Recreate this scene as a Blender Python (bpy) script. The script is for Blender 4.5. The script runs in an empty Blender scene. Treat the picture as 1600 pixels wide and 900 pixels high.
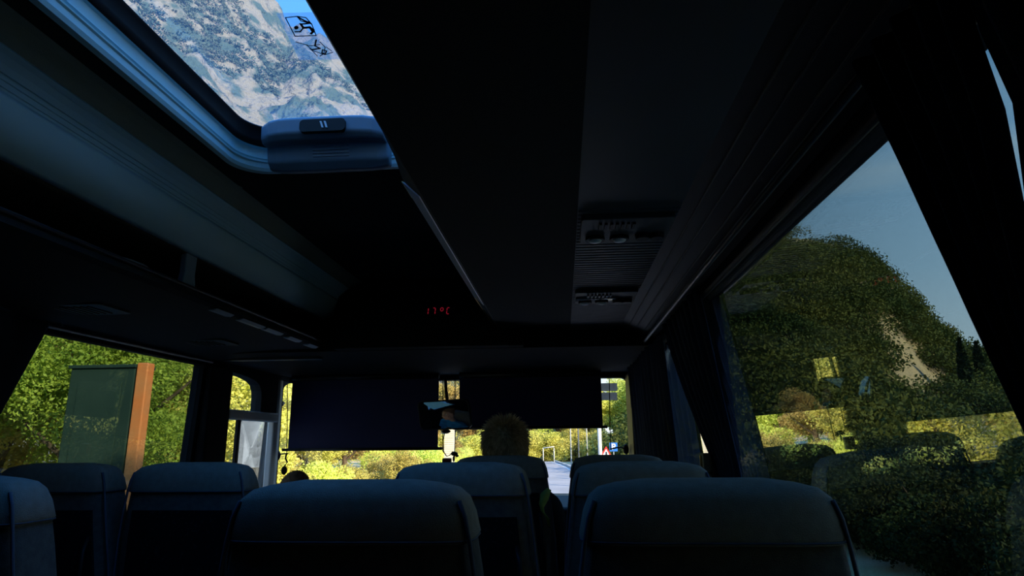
import bpy, bmesh, math, random
import numpy as np
from mathutils import Vector, Matrix
random.seed(7)
rng = np.random.default_rng(7)
S = bpy.context.scene
COL = S.collection
R = math.radians
EYE = 1.2            # the eye stands 1.2 m over the bus floor; shapes are written from the eye's height and lifted at the end
GROUND = -2.35

# ------------------------------------------------------------------ camera, sky, sun, exposure
FPX = 1000.0
B_, A_, RO = R(13.39), R(4.34), R(0.5)
c_ = Vector((-math.sin(A_)*math.cos(B_), math.cos(A_)*math.cos(B_), math.sin(B_)))
r0 = Vector((math.cos(A_), math.sin(A_), 0)); u0 = r0.cross(c_)
r_ = math.cos(RO)*r0 - math.sin(RO)*u0
u_ = math.sin(RO)*r0 + math.cos(RO)*u0
cam = bpy.data.objects.new('camera', bpy.data.cameras.new('camera'))
COL.objects.link(cam)
cam.matrix_world = Matrix(((r_.x, u_.x, -c_.x, 0), (r_.y, u_.y, -c_.y, 0), (r_.z, u_.z, -c_.z, 0), (0, 0, 0, 1)))
cam.data.sensor_width = 36; cam.data.lens = 36*FPX/1600
cam.data.clip_start = 0.02; cam.data.clip_end = 3000
S.camera = cam
S.view_settings.view_transform = 'Standard'; S.view_settings.look = 'None'
S.view_settings.exposure = 0.35; S.view_settings.gamma = 1; S.view_settings.use_curve_mapping = False
S.cycles.max_bounces = 8; S.cycles.transparent_max_bounces = 24; S.cycles.diffuse_bounces = 4; S.cycles.glossy_bounces = 5

w = bpy.data.worlds.new('sky'); S.world = w; w.use_nodes = True
nt = w.node_tree; nt.nodes.clear()
o_ = nt.nodes.new('ShaderNodeOutputWorld'); bg = nt.nodes.new('ShaderNodeBackground')
tc = nt.nodes.new('ShaderNodeTexCoord'); sx = nt.nodes.new('ShaderNodeSeparateXYZ')
rp = nt.nodes.new('ShaderNodeValToRGB')
cr = rp.color_ramp; cr.elements[0].position = 0.0; cr.elements[0].color = (.82, .88, .94, 1)
cr.elements[1].position = 1.0; cr.elements[1].color = (.06, .42, 1.35, 1)
e = cr.elements.new(.22); e.color = (.40, .60, .84, 1)
e = cr.elements.new(.5); e.color = (.15, .38, .72, 1)
e = cr.elements.new(.78); e.color = (.075, .52, 1.65, 1)
mp = nt.nodes.new('ShaderNodeMapping'); mp.inputs['Scale'].default_value = (1.2, 1.2, 7)
no = nt.nodes.new('ShaderNodeTexNoise'); no.inputs['Scale'].default_value = 1.6; no.inputs['Detail'].default_value = 5
r2 = nt.nodes.new('ShaderNodeValToRGB'); r2.color_ramp.elements[0].position = .52; r2.color_ramp.elements[1].position = .80
r2.color_ramp.elements[0].color = (0, 0, 0, 1); r2.color_ramp.elements[1].color = (.42, .42, .42, 1)
mx = nt.nodes.new('ShaderNodeMixRGB'); mx.inputs[2].default_value = (.80, .84, .88, 1)
L = nt.links.new
L(tc.outputs['Generated'], sx.inputs[0]); L(sx.outputs['Z'], rp.inputs[0]); L(tc.outputs['Generated'], mp.inputs[0])
L(mp.outputs[0], no.inputs[0]); L(no.outputs[0], r2.inputs[0]); L(r2.outputs[0], mx.inputs[0]); L(rp.outputs[0], mx.inputs[1])
L(mx.outputs[0], bg.inputs[0]); bg.inputs[1].default_value = 1.3; L(bg.outputs[0], o_.inputs[0])

SUNDIR = Vector((math.sin(R(130))*math.cos(R(25)), math.cos(R(130))*math.cos(R(25)), math.sin(R(25))))  # towards the sun: right, a little behind
sun = bpy.data.objects.new('sun', bpy.data.lights.new('sun', 'SUN')); COL.objects.link(sun)
sun.rotation_euler = SUNDIR.to_track_quat('Z', 'Y').to_euler()
sun.data.energy = 8.5; sun.data.angle = R(.6); sun.data.color = (1, .86, .62)

# ------------------------------------------------------------------ helpers
def ray(px, py):
    return c_ + (px-800)/FPX*r_ + (450-py)/FPX*u_
def at(px, py, **k):
    v = ray(px, py); (ax, val), = k.items()
    return v*(val/v['xyz'.index(ax)])

def mat(name, col, rough=.7, spec=.3, vary=0, vscale=4, bump=0, bscale=80, metal=0, transl=0, col2=None, coat=0, ramp=(.35, .65), objrand=0, bdist=.01, stretch=None, emis=None):
    m = bpy.data.materials.new(name); m.use_nodes = True
    t = m.node_tree; N = t.nodes; p = N['Principled BSDF']; l = t.links.new
    p.inputs['Base Color'].default_value = (*col, 1); p.inputs['Roughness'].default_value = rough
    p.inputs['Specular IOR Level'].default_value = spec; p.inputs['Metallic'].default_value = metal
    p.inputs['Coat Weight'].default_value = coat
    c = N.new('ShaderNodeTexCoord'); mpn = N.new('ShaderNodeMapping'); l(c.outputs['Object'], mpn.inputs[0])
    if stretch: mpn.inputs['Scale'].default_value = stretch
    src = None
    if col2 is None: col2 = tuple(x*(1-vary) for x in col)
    n = N.new('ShaderNodeTexNoise'); n.inputs['Scale'].default_value = vscale; n.inputs['Detail'].default_value = 6
    l(mpn.outputs[0], n.inputs[0])
    rr = N.new('ShaderNodeValToRGB'); rr.color_ramp.elements[0].position = ramp[0]; rr.color_ramp.elements[1].position = ramp[1]
    rr.color_ramp.elements[0].color = (*col, 1); rr.color_ramp.elements[1].color = (*col2, 1)
    l(n.outputs[0], rr.inputs[0]); src = rr.outputs[0]
    if objrand:
        oi = N.new('ShaderNodeObjectInfo'); hs = N.new('ShaderNodeHueSaturation')
        a = N.new('ShaderNodeMapRange'); a.inputs[3].default_value = .5-objrand*.07; a.inputs[4].default_value = .5+objrand*.05
        b = N.new('ShaderNodeMapRange'); b.inputs[3].default_value = 1-objrand*.45; b.inputs[4].default_value = 1+objrand*.3
        l(oi.outputs['Random'], a.inputs[0]); l(a.outputs[0], hs.inputs['Hue'])
        l(oi.outputs['Random'], b.inputs[0]); l(b.outputs[0], hs.inputs['Value']); l(src, hs.inputs['Color']); src = hs.outputs[0]
    l(src, p.inputs['Base Color'])
    if bump:
        bn = N.new('ShaderNodeTexNoise'); bn.inputs['Scale'].default_value = bscale; bn.inputs['Detail'].default_value = 3
        l(c.outputs['Object'], bn.inputs[0]); bp = N.new('ShaderNodeBump'); bp.inputs['Strength'].default_value = bump; bp.inputs['Distance'].default_value = bdist
        l(bn.outputs[0], bp.inputs['Height']); l(bp.outputs[0], p.inputs['Normal'])
    if transl:
        tr = N.new('ShaderNodeBsdfTranslucent'); l(src, tr.inputs[0]); ms = N.new('ShaderNodeMixShader'); ms.inputs[0].default_value = transl
        l(p.outputs[0], ms.inputs[1]); l(tr.outputs[0], ms.inputs[2]); l(ms.outputs[0], N['Material Output'].inputs[0])
    if emis:
        p.inputs['Emission Color'].default_value = (*emis[0], 1); p.inputs['Emission Strength'].default_value = emis[1]
    return m

def glass(name, tint, base=.05, haze=0.0, hazecol=(.8, .85, .9), gain=1.0, rough=0.0):
    """thin pane: tinted transparency plus a mirror reflection that grows towards grazing angles"""
    m = bpy.data.materials.new(name); m.use_nodes = True; t = m.node_tree; N = t.nodes; N.clear(); l = t.links.new
    out = N.new('ShaderNodeOutputMaterial'); g = N.new('ShaderNodeNewGeometry')
    dp = N.new('ShaderNodeVectorMath'); dp.operation = 'DOT_PRODUCT'; l(g.outputs['Normal'], dp.inputs[0]); l(g.outputs['Incoming'], dp.inputs[1])
    def mth(op, a, b=None):
        n = N.new('ShaderNodeMath'); n.operation = op
        for i, v in enumerate((a, b)):
            if v is None: continue
            if isinstance(v, (int, float)): n.inputs[i].default_value = v
            else: l(v, n.inputs[i])
        return n.outputs[0]
    cs = mth('ABSOLUTE', dp.outputs['Value']); f = mth('POWER', mth('SUBTRACT', 1, cs), 4.0)
    f = mth('MINIMUM', mth('ADD', mth('MULTIPLY', f, (1-base)*gain), base), 1)
    tr = N.new('ShaderNodeBsdfTransparent'); tr.inputs[0].default_value = (*tint, 1)
    gl = N.new('ShaderNodeBsdfGlossy'); gl.inputs['Roughness'].default_value = rough; gl.inputs[0].default_value = (.97, .98, 1, 1)
    ms = N.new('ShaderNodeMixShader'); l(f, ms.inputs[0])
    if haze:
        df = N.new('ShaderNodeBsdfTranslucent'); df.inputs[0].default_value = (*hazecol, 1)
        md = N.new('ShaderNodeMixShader'); md.inputs[0].default_value = haze; l(tr.outputs[0], md.inputs[1]); l(df.outputs[0], md.inputs[2]); l(md.outputs[0], ms.inputs[1])
    else: l(tr.outputs[0], ms.inputs[1])
    l(gl.outputs[0], ms.inputs[2]); l(ms.outputs[0], out.inputs[0])
    return m

class MB:
    def __init__(s): s.v = []; s.f = []
    def add(s, v, f):
        b = len(s.v); s.v += [tuple(x) for x in v]; s.f += [tuple(b+i for i in q) for q in f]; return s
    def box(s, x0, x1, y0, y1, z0, z1, M=None):
        v = [(x, y, z) for x in (x0, x1) for y in (y0, y1) for z in (z0, z1)]
        if M is not None: v = [M @ Vector(p) for p in v]
        return s.add(v, [(0, 1, 3, 2), (4, 6, 7, 5), (0, 4, 5, 1), (2, 3, 7, 6), (0, 2, 6, 4), (1, 5, 7, 3)])
    def prism(s, poly, axis, a0, a1):
        """polygon in the plane across `axis`, extruded along it"""
        def P(p, a):
            return {'x': (a, p[0], p[1]), 'y': (p[0], a, p[1]), 'z': (p[0], p[1], a)}[axis]
        n = len(poly); v = [P(p, a0) for p in poly]+[P(p, a1) for p in poly]
        f = [tuple(range(n)), tuple(range(2*n-1, n-1, -1))]+[(i, (i+1) % n, n+(i+1) % n, n+i) for i in range(n)]
        return s.add(v, f)
    def tube(s, pts, r, n=8, caps=True):
        pts = [Vector(p) for p in pts]; rs = r if isinstance(r, (list, tuple)) else [r]*len(pts)
        b = len(s.v); up = Vector((0, 0, 1))
        for i, p in enumerate(pts):
            d = (pts[min(i+1, len(pts)-1)]-pts[max(i-1, 0)]).normalized()
            a = d.cross(up if abs(d.z) < .9 else Vector((1, 0, 0))).normalized(); c = d.cross(a)
            for k in range(n):
                t = 2*math.pi*k/n; s.v.append(tuple(p+rs[i]*(math.cos(t)*a+math.sin(t)*c)))
        for i in range(len(pts)-1):
            for k in range(n):
                s.f.append((b+i*n+k, b+i*n+(k+1) % n, b+(i+1)*n+(k+1) % n, b+(i+1)*n+k))
        if caps: s.f.append(tuple(b+k for k in range(n))[::-1]); s.f.append(tuple(b+(len(pts)-1)*n+k for k in range(n)))
        return s
    def ell(s, c, r, nu=16, nv=10, M=None):
        v = [];
        for j in range(nv+1):
            ph = math.pi*j/nv
            for i in range(nu):
                t = 2*math.pi*i/nu
                p = Vector((r[0]*math.sin(ph)*math.cos(t), r[1]*math.sin(ph)*math.sin(t), r[2]*math.cos(ph)))
                if M is not None: p = M @ p
                v.append(p+Vector(c))
        f = [(j*nu+i, (j+1)*nu+i, (j+1)*nu+(i+1) % nu, j*nu+(i+1) % nu) for j in range(nv) for i in range(nu)]
        return s.add(v, f)
    def caps(s, a, b, ra, rb, n=12):
        a = Vector(a); b = Vector(b); d = (b-a).normalized(); rows = []
        K = 4
        for i in range(K+1):
            t = math.pi/2*i/K; rows.append((a-d*ra*math.cos(t), ra*math.sin(t)+1e-4))
        for i in range(K+1):
            t = math.pi/2*i/K; rows.append((b+d*rb*math.sin(t), rb*math.cos(t)+1e-4))
        up = Vector((0, 0, 1)) if abs(d.z) < .9 else Vector((1, 0, 0)); x = d.cross(up).normalized(); y = d.cross(x); v = []
        for c, r in rows:
            for k in range(n):
                t = 2*math.pi*k/n; v.append(c+r*(math.cos(t)*x+math.sin(t)*y))
        m = len(rows)
        f = [(j*n+i, j*n+(i+1) % n, (j+1)*n+(i+1) % n, (j+1)*n+i) for j in range(m-1) for i in range(n)]
        f += [tuple(range(n))[::-1], tuple(range((m-1)*n, m*n))]
        return s.add(v, f)
    def loft(s, rings, cap=True, closed=True):
        n = len(rings[0]); b = len(s.v)
        for rg in rings: s.v += [tuple(p) for p in rg]
        for j in range(len(rings)-1):
            for i in range(n if closed else n-1):
                s.f.append((b+j*n+i, b+j*n+(i+1) % n, b+(j+1)*n+(i+1) % n, b+(j+1)*n+i))
        if cap and closed:
            s.f.append(tuple(b+i for i in range(n))[::-1]); s.f.append(tuple(b+(len(rings)-1)*n+i for i in range(n)))
        return s
    def build(s, name, m, parent=None, smooth=False, bevel=0, solid=0, remesh=0, sub=0, loc=None):
        me = bpy.data.meshes.new(name); me.from_pydata(s.v, [], s.f); me.update()
        bm = bmesh.new(); bm.from_mesh(me); bmesh.ops.recalc_face_normals(bm, faces=bm.faces); bm.to_mesh(me); bm.free()
        if smooth: me.polygons.foreach_set('use_smooth', [True]*len(me.polygons))
        me.materials.append(m)
        o = bpy.data.objects.new(name, me); COL.objects.link(o)
        if parent: o.parent = parent; 
        if parent and not loc: # written in bus coordinates: bring into the parent's frame
            o.matrix_parent_inverse = Matrix.Identity(4)
            off = Vector(parent.get('_at', (0, 0, 0)))
            if off.length: me.transform(Matrix.Translation(-off))
            o['_at'] = tuple(off)
        if bevel:
            b = o.modifiers.new('bevel', 'BEVEL'); b.width = bevel; b.segments = 3; b.limit_method = 'ANGLE'
        if solid:
            b = o.modifiers.new('solid', 'SOLIDIFY'); b.thickness = solid; b.offset = 0
        if remesh:
            b = o.modifiers.new('remesh', 'REMESH'); b.mode = 'VOXEL'; b.voxel_size = remesh; b.use_smooth_shade = True
            b = o.modifiers.new('smooth', 'SMOOTH'); b.iterations = 4; b.factor = .5
        if sub:
            b = o.modifiers.new('sub', 'SUBSURF'); b.levels = sub; b.render_levels = sub
        return o

def tag(o, label, cat, group=None, kind=None):
    o['label'] = label; o['category'] = cat
    if group: o['group'] = group
    if kind: o['kind'] = kind
    return o
def struct(o, label=None):
    o['kind'] = 'structure'
    if label: o['label'] = label
    return o
def thing(name, loc, label, cat, group=None):
    o = bpy.data.objects.new(name, None); COL.objects.link(o); o.location = loc; o['_at'] = tuple(loc); o.empty_display_size = .1
    return tag(o, label, cat, group)
def copy_tree(o, parent=None):
    c = o.copy(); COL.objects.link(c)
    if parent: c.parent = parent
    for ch in [x for x in COL.objects if x.parent == o]: copy_tree(ch, c)
    return c

# ------------------------------------------------------------------ materials
M = {}
M['trim'] = mat('dark trim plastic', (.018, .022, .023), .55, .3, vary=.2, bump=.15, bscale=300)
M['black'] = mat('black plastic', (.012, .013, .014), .5, .25, vary=.2)
M['rubber'] = mat('black rubber', (.010, .010, .012), .65, .3, vary=.2)
M['ceil'] = mat('ceiling fabric', (.038, .043, .040), .95, .05, vary=.15, bump=.4, bscale=500)
M['olive'] = mat('ceiling side fabric', (.34, .38, .33), .9, .1, vary=.1, bump=.3, bscale=400)
M['cove'] = mat('cove plastic with skylight blue', (.46, .76, .95), .65, .2, vary=.05)  # blue of the skylight put into the cove colour
M['hatchframe'] = mat('hatch frame with skylight blue', (.60, .92, .98), .35, .4, vary=.04)  # frame colour carries the blue tint of the skylight
M['handle'] = mat('grey hatch handle plastic', (.22, .30, .38), .45, .4, vary=.08)
M['lip'] = mat('glossy lavender grey strip', (.85, .85, .97), .30, .7, vary=.1)
M['gold'] = mat('brass and glint yellow', (.75, .55, .2), .3, .6, metal=.8, vary=.2)
M['rackpanel'] = mat('rack underside panel', (.020, .025, .026), .8, .12, vary=.15, bump=.2, bscale=350)
M['psu'] = mat('service strip plastic', (.065, .07, .075), .5, .3, vary=.1)
M['pillar'] = mat('light grey pillar trim', (.62, .60, .57), .55, .3, vary=.1, bump=.1)
M['cab'] = mat('cab headlining', (.016, .018, .017), .9, .1, vary=.2)
M['floor'] = mat('ribbed floor vinyl', (.03, .032, .035), .6, .2, vary=.3)
M['wall'] = mat('side wall carpet', (.022, .026, .03), .95, .05, vary=.2, bump=.4, bscale=400)
M['seat'] = mat('navy seat fabric', (.17, .155, .14), .95, .1, vary=.25, vscale=60, bump=.5, bscale=700)
M['seatback'] = mat('black seat back fabric', (.010, .012, .014), .95, .05, vary=.5, vscale=90, ramp=(.55, .7), col2=(.028, .03, .036))
M['cap'] = mat('slate headrest fabric', (.37, .33, .275), .95, .1, vary=.15, vscale=50, bump=.5, bscale=700)
M['piping'] = mat('grey blue piping', (.11, .12, .16), .7, .2, vary=.1)
M['metal'] = mat('dark painted metal', (.05, .05, .055), .4, .5, metal=.5, vary=.1)
M['curtain'] = mat('navy curtain cloth', (.040, .055, .10), .95, .05, vary=.3, vscale=12, stretch=(1, 1, .2), bump=.4, bscale=600, transl=.06)
M['tie'] = mat('tan tie-back strap', (.70, .58, .36), .6, .3, vary=.4, vscale=30)
M['blind'] = mat('navy blind fabric', (.055, .06, .13), .95, .05, vary=.1, bump=.3, bscale=800, transl=.3)
M['cord'] = mat('black cord', (.008, .008, .008), .8, .1, vary=.1)
M['paint'] = mat('white bus paint', (.6, .6, .6), .3, .5, vary=.03)
M['white'] = mat('white plastic', (.75, .77, .8), .4, .4, vary=.05)
M['lens'] = mat('frosted lamp lens', (.85, .88, .92), .35, .6, vary=.2, vscale=30)
M['gloss'] = mat('polished pale plastic', (.70, .76, .85), .14, .9, metal=.7, vary=.1)
M['red'] = mat('dark red plastic', (.14, .018, .015), .4, .4, vary=.2)
M['bag'] = mat('pale grey bag cloth', (.40, .42, .45), .8, .2, vary=.3, vscale=12)
M['green'] = mat('green ribbon', (.16, .30, .06), .6, .3, col2=(.30, .42, .12), vscale=20)
M['skin'] = mat('skin', (.78, .43, .32), .55, .4, vary=.2, vscale=9)
M['lipskin'] = mat('lip skin', (.36, .13, .10), .5, .3, vary=.1)
M['eye'] = mat('eye white', (.7, .7, .68), .3, .5, vary=.05)
M['iris'] = mat('iris', (.03, .02, .015), .2, .5, vary=.1)
M['blond'] = mat('blond hair', (.90, .68, .38), .5, .4, col2=(.52, .35, .17), vscale=40, transl=.15)
M['brownhair'] = mat('short brown hair', (.25, .14, .09), .65, .3, col2=(.36, .23, .16), vscale=60)
M['greyhair'] = mat('short grey hair', (.16, .11, .09), .65, .3, col2=(.10, .07, .06), vscale=60)
M['blueshirt'] = mat('blue shirt', (.03, .16, .30), .85, .1, col2=(.05, .28, .45), vscale=14)
M['greyshirt'] = mat('dark grey shirt', (.035, .037, .042), .9, .1, vary=.3)
M['trousers'] = mat('dark trousers', (.02, .022, .03), .9, .1, vary=.2)
M['mirror'] = mat('mirror glass', (.62, .63, .66), .0, .5, metal=1, vary=.01)
M['led'] = mat('red led segment', (.2, .0, .01), .5, .1, emis=((1, .03, .08), .16), vary=.05)
M['wsglass'] = glass('windshield glass', (.95, .97, .95), .03)
M['sideglass'] = glass('tinted side glass', (.54, .60, .59), .07, gain=1.7)
M['hatchglass'] = glass('hatch glass', (.93, .965, .975), .03, haze=.08, hazecol=(.45, .6, .75))  # cloudy layer in the pane stands in for haze over the mountain
M['cabglass'] = glass('cab side glass', (.93, .95, .93), .03)
M['film'] = glass('sticker film', (.88, .90, .93), .03, haze=.12)
M['ink'] = mat('black sticker ink', (.01, .012, .03), .6, .2, vary=.1)
M['road'] = mat('asphalt', (.30, .28, .28), .85, .2, col2=(.38, .35, .35), vscale=.35, bump=.3, bscale=20)
M['line'] = mat('white road paint', (.72, .72, .72), .6, .3, vary=.25, vscale=3)
M['dry'] = mat('dry grass ground', (.60, .44, .28), .95, .1, col2=(.44, .38, .17), vscale=.4, bump=.6, bscale=3)
M['kerb'] = mat('pale kerb stone', (.55, .52, .48), .9, .1, vary=.2)
M['leafA'] = mat('yellow green leaves', (.80, .74, .18), .6, .3, col2=(.50, .54, .11), vscale=.9, transl=.35, objrand=.8)
M['leafB'] = mat('deep green leaves', (.52, .54, .11), .6, .3, col2=(.72, .68, .16), vscale=1.0, transl=.3, objrand=.8)
M['leafC'] = mat('golden leaves', (.80, .64, .16), .6, .3, col2=(.58, .54, .12), vscale=.8, transl=.35, objrand=.6)
M['leafG'] = mat('fresh green leaves', (.46, .62, .08), .6, .3, col2=(.26, .42, .05), vscale=.9, transl=.3, objrand=.3)
M['leafD'] = mat('shade darkened green leaves', (.020, .030, .010), .8, .1, col2=(.045, .055, .014), vscale=.9, transl=.15, objrand=.5)  # leaf colour darkened to stand in for shade on the right-hand bushes
M['cream'] = mat('cream paint', (.62, .56, .44), .8, .1, vary=.1)
M['bark'] = mat('bark', (.12, .085, .06), .9, .1, vary=.5, bump=.8, bscale=12)
M['hill'] = mat('scrubby hill ground', (.075, .085, .03), .95, .05, col2=(.36, .27, .15), vscale=.035, ramp=(.44, .54), bump=1, bscale=.6, bdist=.8)
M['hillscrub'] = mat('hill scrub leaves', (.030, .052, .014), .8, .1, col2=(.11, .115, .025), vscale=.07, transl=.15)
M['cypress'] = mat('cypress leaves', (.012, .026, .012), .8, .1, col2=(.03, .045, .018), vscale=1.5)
M['mount'] = mat('pale mountain rock', (.060, .095, .088), .95, .05, col2=(.215, .20, .17), vscale=.075, ramp=(.44, .55), bump=1.0, bscale=.16, bdist=6)  # distance haze put into the teal base colour
M['mscrub'] = mat('mountain scrub leaves', (.068, .115, .110), .8, .1, col2=(.12, .15, .12), vscale=.03, transl=.1)  # bluish leaf tone carries the distance haze
M['booth'] = mat('dark green booth paint', (.016, .036, .026), .7, .2, col2=(.026, .05, .036), vscale=1.5)
M['orange'] = mat('orange paint', (.75, .20, .045), .5, .3, col2=(.62, .24, .08), vscale=2)
M['post'] = mat('pale post paint', (.62, .62, .64), .5, .4, vary=.1)
M['steel'] = mat('galvanised steel', (.30, .31, .33), .45, .4, metal=.4, vary=.2)
M['signback'] = mat('dark sign panel', (.028, .036, .05), .95, .03, vary=.2)
M['signblue'] = mat('blue sign', (.02, .14, .50), .45, .4, vary=.05)
M['signred'] = mat('red sign border', (.65, .03, .03), .45, .4, vary=.05)
M['signwhite'] = mat('white sign face', (.8, .8, .8), .45, .4, vary=.03)

# ------------------------------------------------------------------ the bus shell
def wxr(z): return .5-.045*z      # side walls lean in towards the roof
def wxl(z): return -2.0+.045*z
YB, YF = -2.6, 4.6
def slant(mb, fx, y0, y1, z0, z1, t):
    """slab of a leaning side wall; t outward thickness"""
    a, b = fx(z0), fx(z1)
    return mb.prism([(a, z0), (b, z1), (b+t, z1), (a+t, z0)], 'y', y0, y1)

fl = MB().box(-2.05, .55, YB, 3.15, -1.24, -1.2); fl.box(-2.05, .55, 3.15, 4.62, -1.5, -1.45); fl.box(-2.05, .55, 3.11, 3.15, -1.5, -1.2)
struct(fl.build('floor', M['floor']))
# right wall: sill panel, header band, pillars
WR = [(-.35, 2.16), (2.34, 4.34)]
SILL = -.46; TOPR = .468; TOPL = .425
b = MB(); slant(b, wxr, YB, YF, -1.5, SILL, .06); slant(b, wxr, YB, YF, TOPR, .90, .06)
for y0, y1 in ((YB, WR[0][0]), (WR[0][1], WR[1][0]), (WR[1][1], YF)): slant(b, wxr, y0, y1, SILL, TOPR, .06)
struct(b.build('wall_right', M['wall']))
# left wall
WL = [(.35, 3.42)]
SILL = -.38
b = MB(); slant(b, wxl, YB, YF, -1.5, SILL, -.06); slant(b, wxl, YB, YF, TOPL, .90, -.06)
for y0, y1 in ((YB, WL[0][0]), (WL[0][1], 3.70), (4.37, 4.44)): slant(b, wxl, y0, y1, SILL, TOPL, -.06)
b.prism([(3.70, TOPL+.005), (3.70, .416), (3.80, .413), (3.93, .403), (4.03, .388), (4.09, .366), (4.12, .33), (4.13, .28), (4.13, TOPL+.005)], 'x', -2.045, -1.975)
b.box(-2.045, -1.975, 4.13, 4.37, .17, TOPL)
struct(b.build('wall_left', M['wall']))
b = MB().box(-2.06, .56, YB-.05, YB, -1.5, .9)
struct(b.build('wall_back', M['wall']))
# front: header over the windscreen, panel under it, rounded upper corners
b = MB().box(-2.09, .55, YF-.03, YF+.05, .425, .9); b.box(-2.09, .55, YF-.03, YF+.05, -1.6, -.36)
b.box(-2.09, -2.06, YF-.03, YF+.05, -.36, .425); b.box(.462, .55, YF-.03, YF+.05, -.36, .425)
for sx_, cx in ((-1, -2.06), (1, .462)):
    r = .05; pl = [(cx, .425)]+[(cx-sx_*(r-r*math.cos(t)), .425-(r-r*math.sin(t))) for t in [i*math.pi/12 for i in range(7)]]
    pl = [(cx, .426), (cx, .425-r)]+[(cx-sx_*(r-r*math.cos(t)), .425-r+r*math.sin(t)) for t in [i*math.pi/12 for i in range(1, 6)]]+[(cx-sx_*r, .426)]
    b.prism(pl, 'y', YF-.03, YF+.05)
struct(b.build('wall_front', M['cab']))
b = MB().box(-2.07, .46, YF+.012, YF+.018, -.36, .43); b.box(-2.076, -2.07, 4.45, YF+.018, -.36, .43)
struct(b.build('window_1', M['wsglass']), 'clear windscreen pane across the bus front')
k = 2
for y0, y1 in WR:
    b = MB(); slant(b, lambda z: wxr(z)+.012, y0, y1, SILL-.08, TOPR, .005); struct(b.build('window_%d' % k, M['sideglass'])); k += 1
for y0, y1 in WL:
    b = MB(); slant(b, lambda z: wxl(z)-.02, y0, y1, SILL, TOPL, -.005); struct(b.build('window_%d' % k, M['sideglass'])); k += 1
b = MB(); slant(b, lambda z: wxl(z)-.02, 3.70, 4.37, SILL, .14, -.005); slant(b, lambda z: wxl(z)-.02, 3.70, 4.13, .18, TOPL, -.005)
struct(b.build('window_%d' % k, M['cabglass'])); k += 1
# rubber seals along the side windows' tops and bottoms
b = MB()
for y0, y1 in WR:
    b.tube([(wxr(TOPR)-.004, y0, TOPR-.006), (wxr(TOPR)-.004, y1, TOPR-.006)], .009); b.tube([(wxr(-.46)-.004, y0, -.454), (wxr(-.46)-.004, y1, -.454)], .009)
struct(b.build('trim_1', M['rubber'], smooth=True))
b = MB()
for y0, y1 in WL: b.tube([(wxl(TOPL)+.004, y0, TOPL-.006), (wxl(TOPL)+.004, y1, TOPL-.006)], .009); b.tube([(wxl(SILL)+.004, y0, SILL+.006), (wxl(SILL)+.004, y1, SILL+.006)], .009)
struct(b.build('trim_2', M['rubber'], smooth=True))
# cab window surround: bar across, pillar of light plastic beside the windscreen, rear cab pillar
b = MB().box(-2.02, -1.955, 3.70, 4.38, .135, .195); struct(b.build('trim_3', M['pillar'], bevel=.012), 'light grey bar across the cab side window')
b = MB().prism([(-2.03, 4.36), (-1.985, 4.36), (-1.968, 4.39), (-1.968, 4.43), (-1.985, 4.455), (-2.03, 4.455)], 'z', -.5, .43)
struct(b.build('trim_4', M['pillar'], bevel=.01), 'light grey windscreen pillar on the left')
b = MB().box(-2.02, -1.94, 3.44, 3.68, -.9, .43); struct(b.build('trim_5', M['wall'], bevel=.02), 'dark pillar behind the cab window')
b = MB().prism([(.445, 4.585), (.445, 4.24), (.515, 4.24), (.515, 4.585)], 'z', -.6, .44)
struct(b.build('trim_6', M['black'], bevel=.01), 'black windscreen pillar on the right')
b = MB().box(-1.985, -1.960, 3.83, 3.86, -.46, .135); struct(b.build('trim_7', M['rubber'], bevel=.006), 'black upright in the cab side window')

# ceiling with the hatch opening
HX0, HX1, HY0, HY1 = -.955, -.27, .62, 1.765
HR = .10
CZ = .82
def rrect(x0, x1, y0, y1, r, n=8):
    p = []
    for cx, cy, a in ((x1-r, y1-r, 0), (x0+r, y1-r, 90), (x0+r, y0+r, 180), (x1-r, y0+r, 270)):
        for i in range(n+1):
            t = R(a+90*i/n); p.append((cx+r*math.cos(t), cy+r*math.sin(t)))
    return p
def ring_plate(mb, inner, outer_box, z0, z1):
    x0, x1, y0, y1 = outer_box; n = len(inner)
    out = []
    cx, cy = (HX0+HX1)/2, (HY0+HY1)/2
    for (px, py) in inner:      # push every inner point outward to the outer rectangle
        dx, dy = px-cx, py-cy
        t = min(((x1-cx)/dx if dx > 1e-6 else (x0-cx)/dx if dx < -1e-6 else 1e9), ((y1-cy)/dy if dy > 1e-6 else (y0-cy)/dy if dy < -1e-6 else 1e9))
        out.append((cx+dx*t, cy+dy*t))
    v = [(p[0], p[1], z) for z in (z0, z1) for p in inner]+[(p[0], p[1], z) for z in (z0, z1) for p in out]
    f = []
    for i in range(n):
        j = (i+1) % n
        f += [(i, j, 2*n+j, 2*n+i), (n+i, 3*n+i, 3*n+j, n+j), (i, n+i, n+j, j), (2*n+i, 2*n+j, 3*n+j, 3*n+i)]
    mb.add(v, f)
b = MB(); ob = (-1.04, -.20, HY0-.15, HY1+.15)
ring_plate(b, rrect(HX0, HX1, HY0, HY1, HR), ob, CZ, .90)
# fill between the octagonal spill and the rest of the roof
b.box(-1.04, .47, YB, ob[2], CZ, .90); b.box(-1.04, .47, ob[3], 3.25, CZ, .90); b.box(ob[1], .47, ob[2], ob[3], CZ, .90)
for cx, cy in ((ob[0], ob[2]), (ob[0], ob[3]), (ob[1], ob[2]), (ob[1], ob[3])):
    b.box(cx-.02, cx+.16 if cx < -.6 else cx+.02, cy-.16 if cy > 1 else cy-.02, cy+.02 if cy > 1 else cy+.16, CZ+.02, .90) if False else None
struct(b.build('ceiling', M['ceil']))
b = MB().box(-2.05, .56, 3.33, YF+.05, .462, .52); struct(b.build('ceiling_cab', M['cab']))
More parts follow.
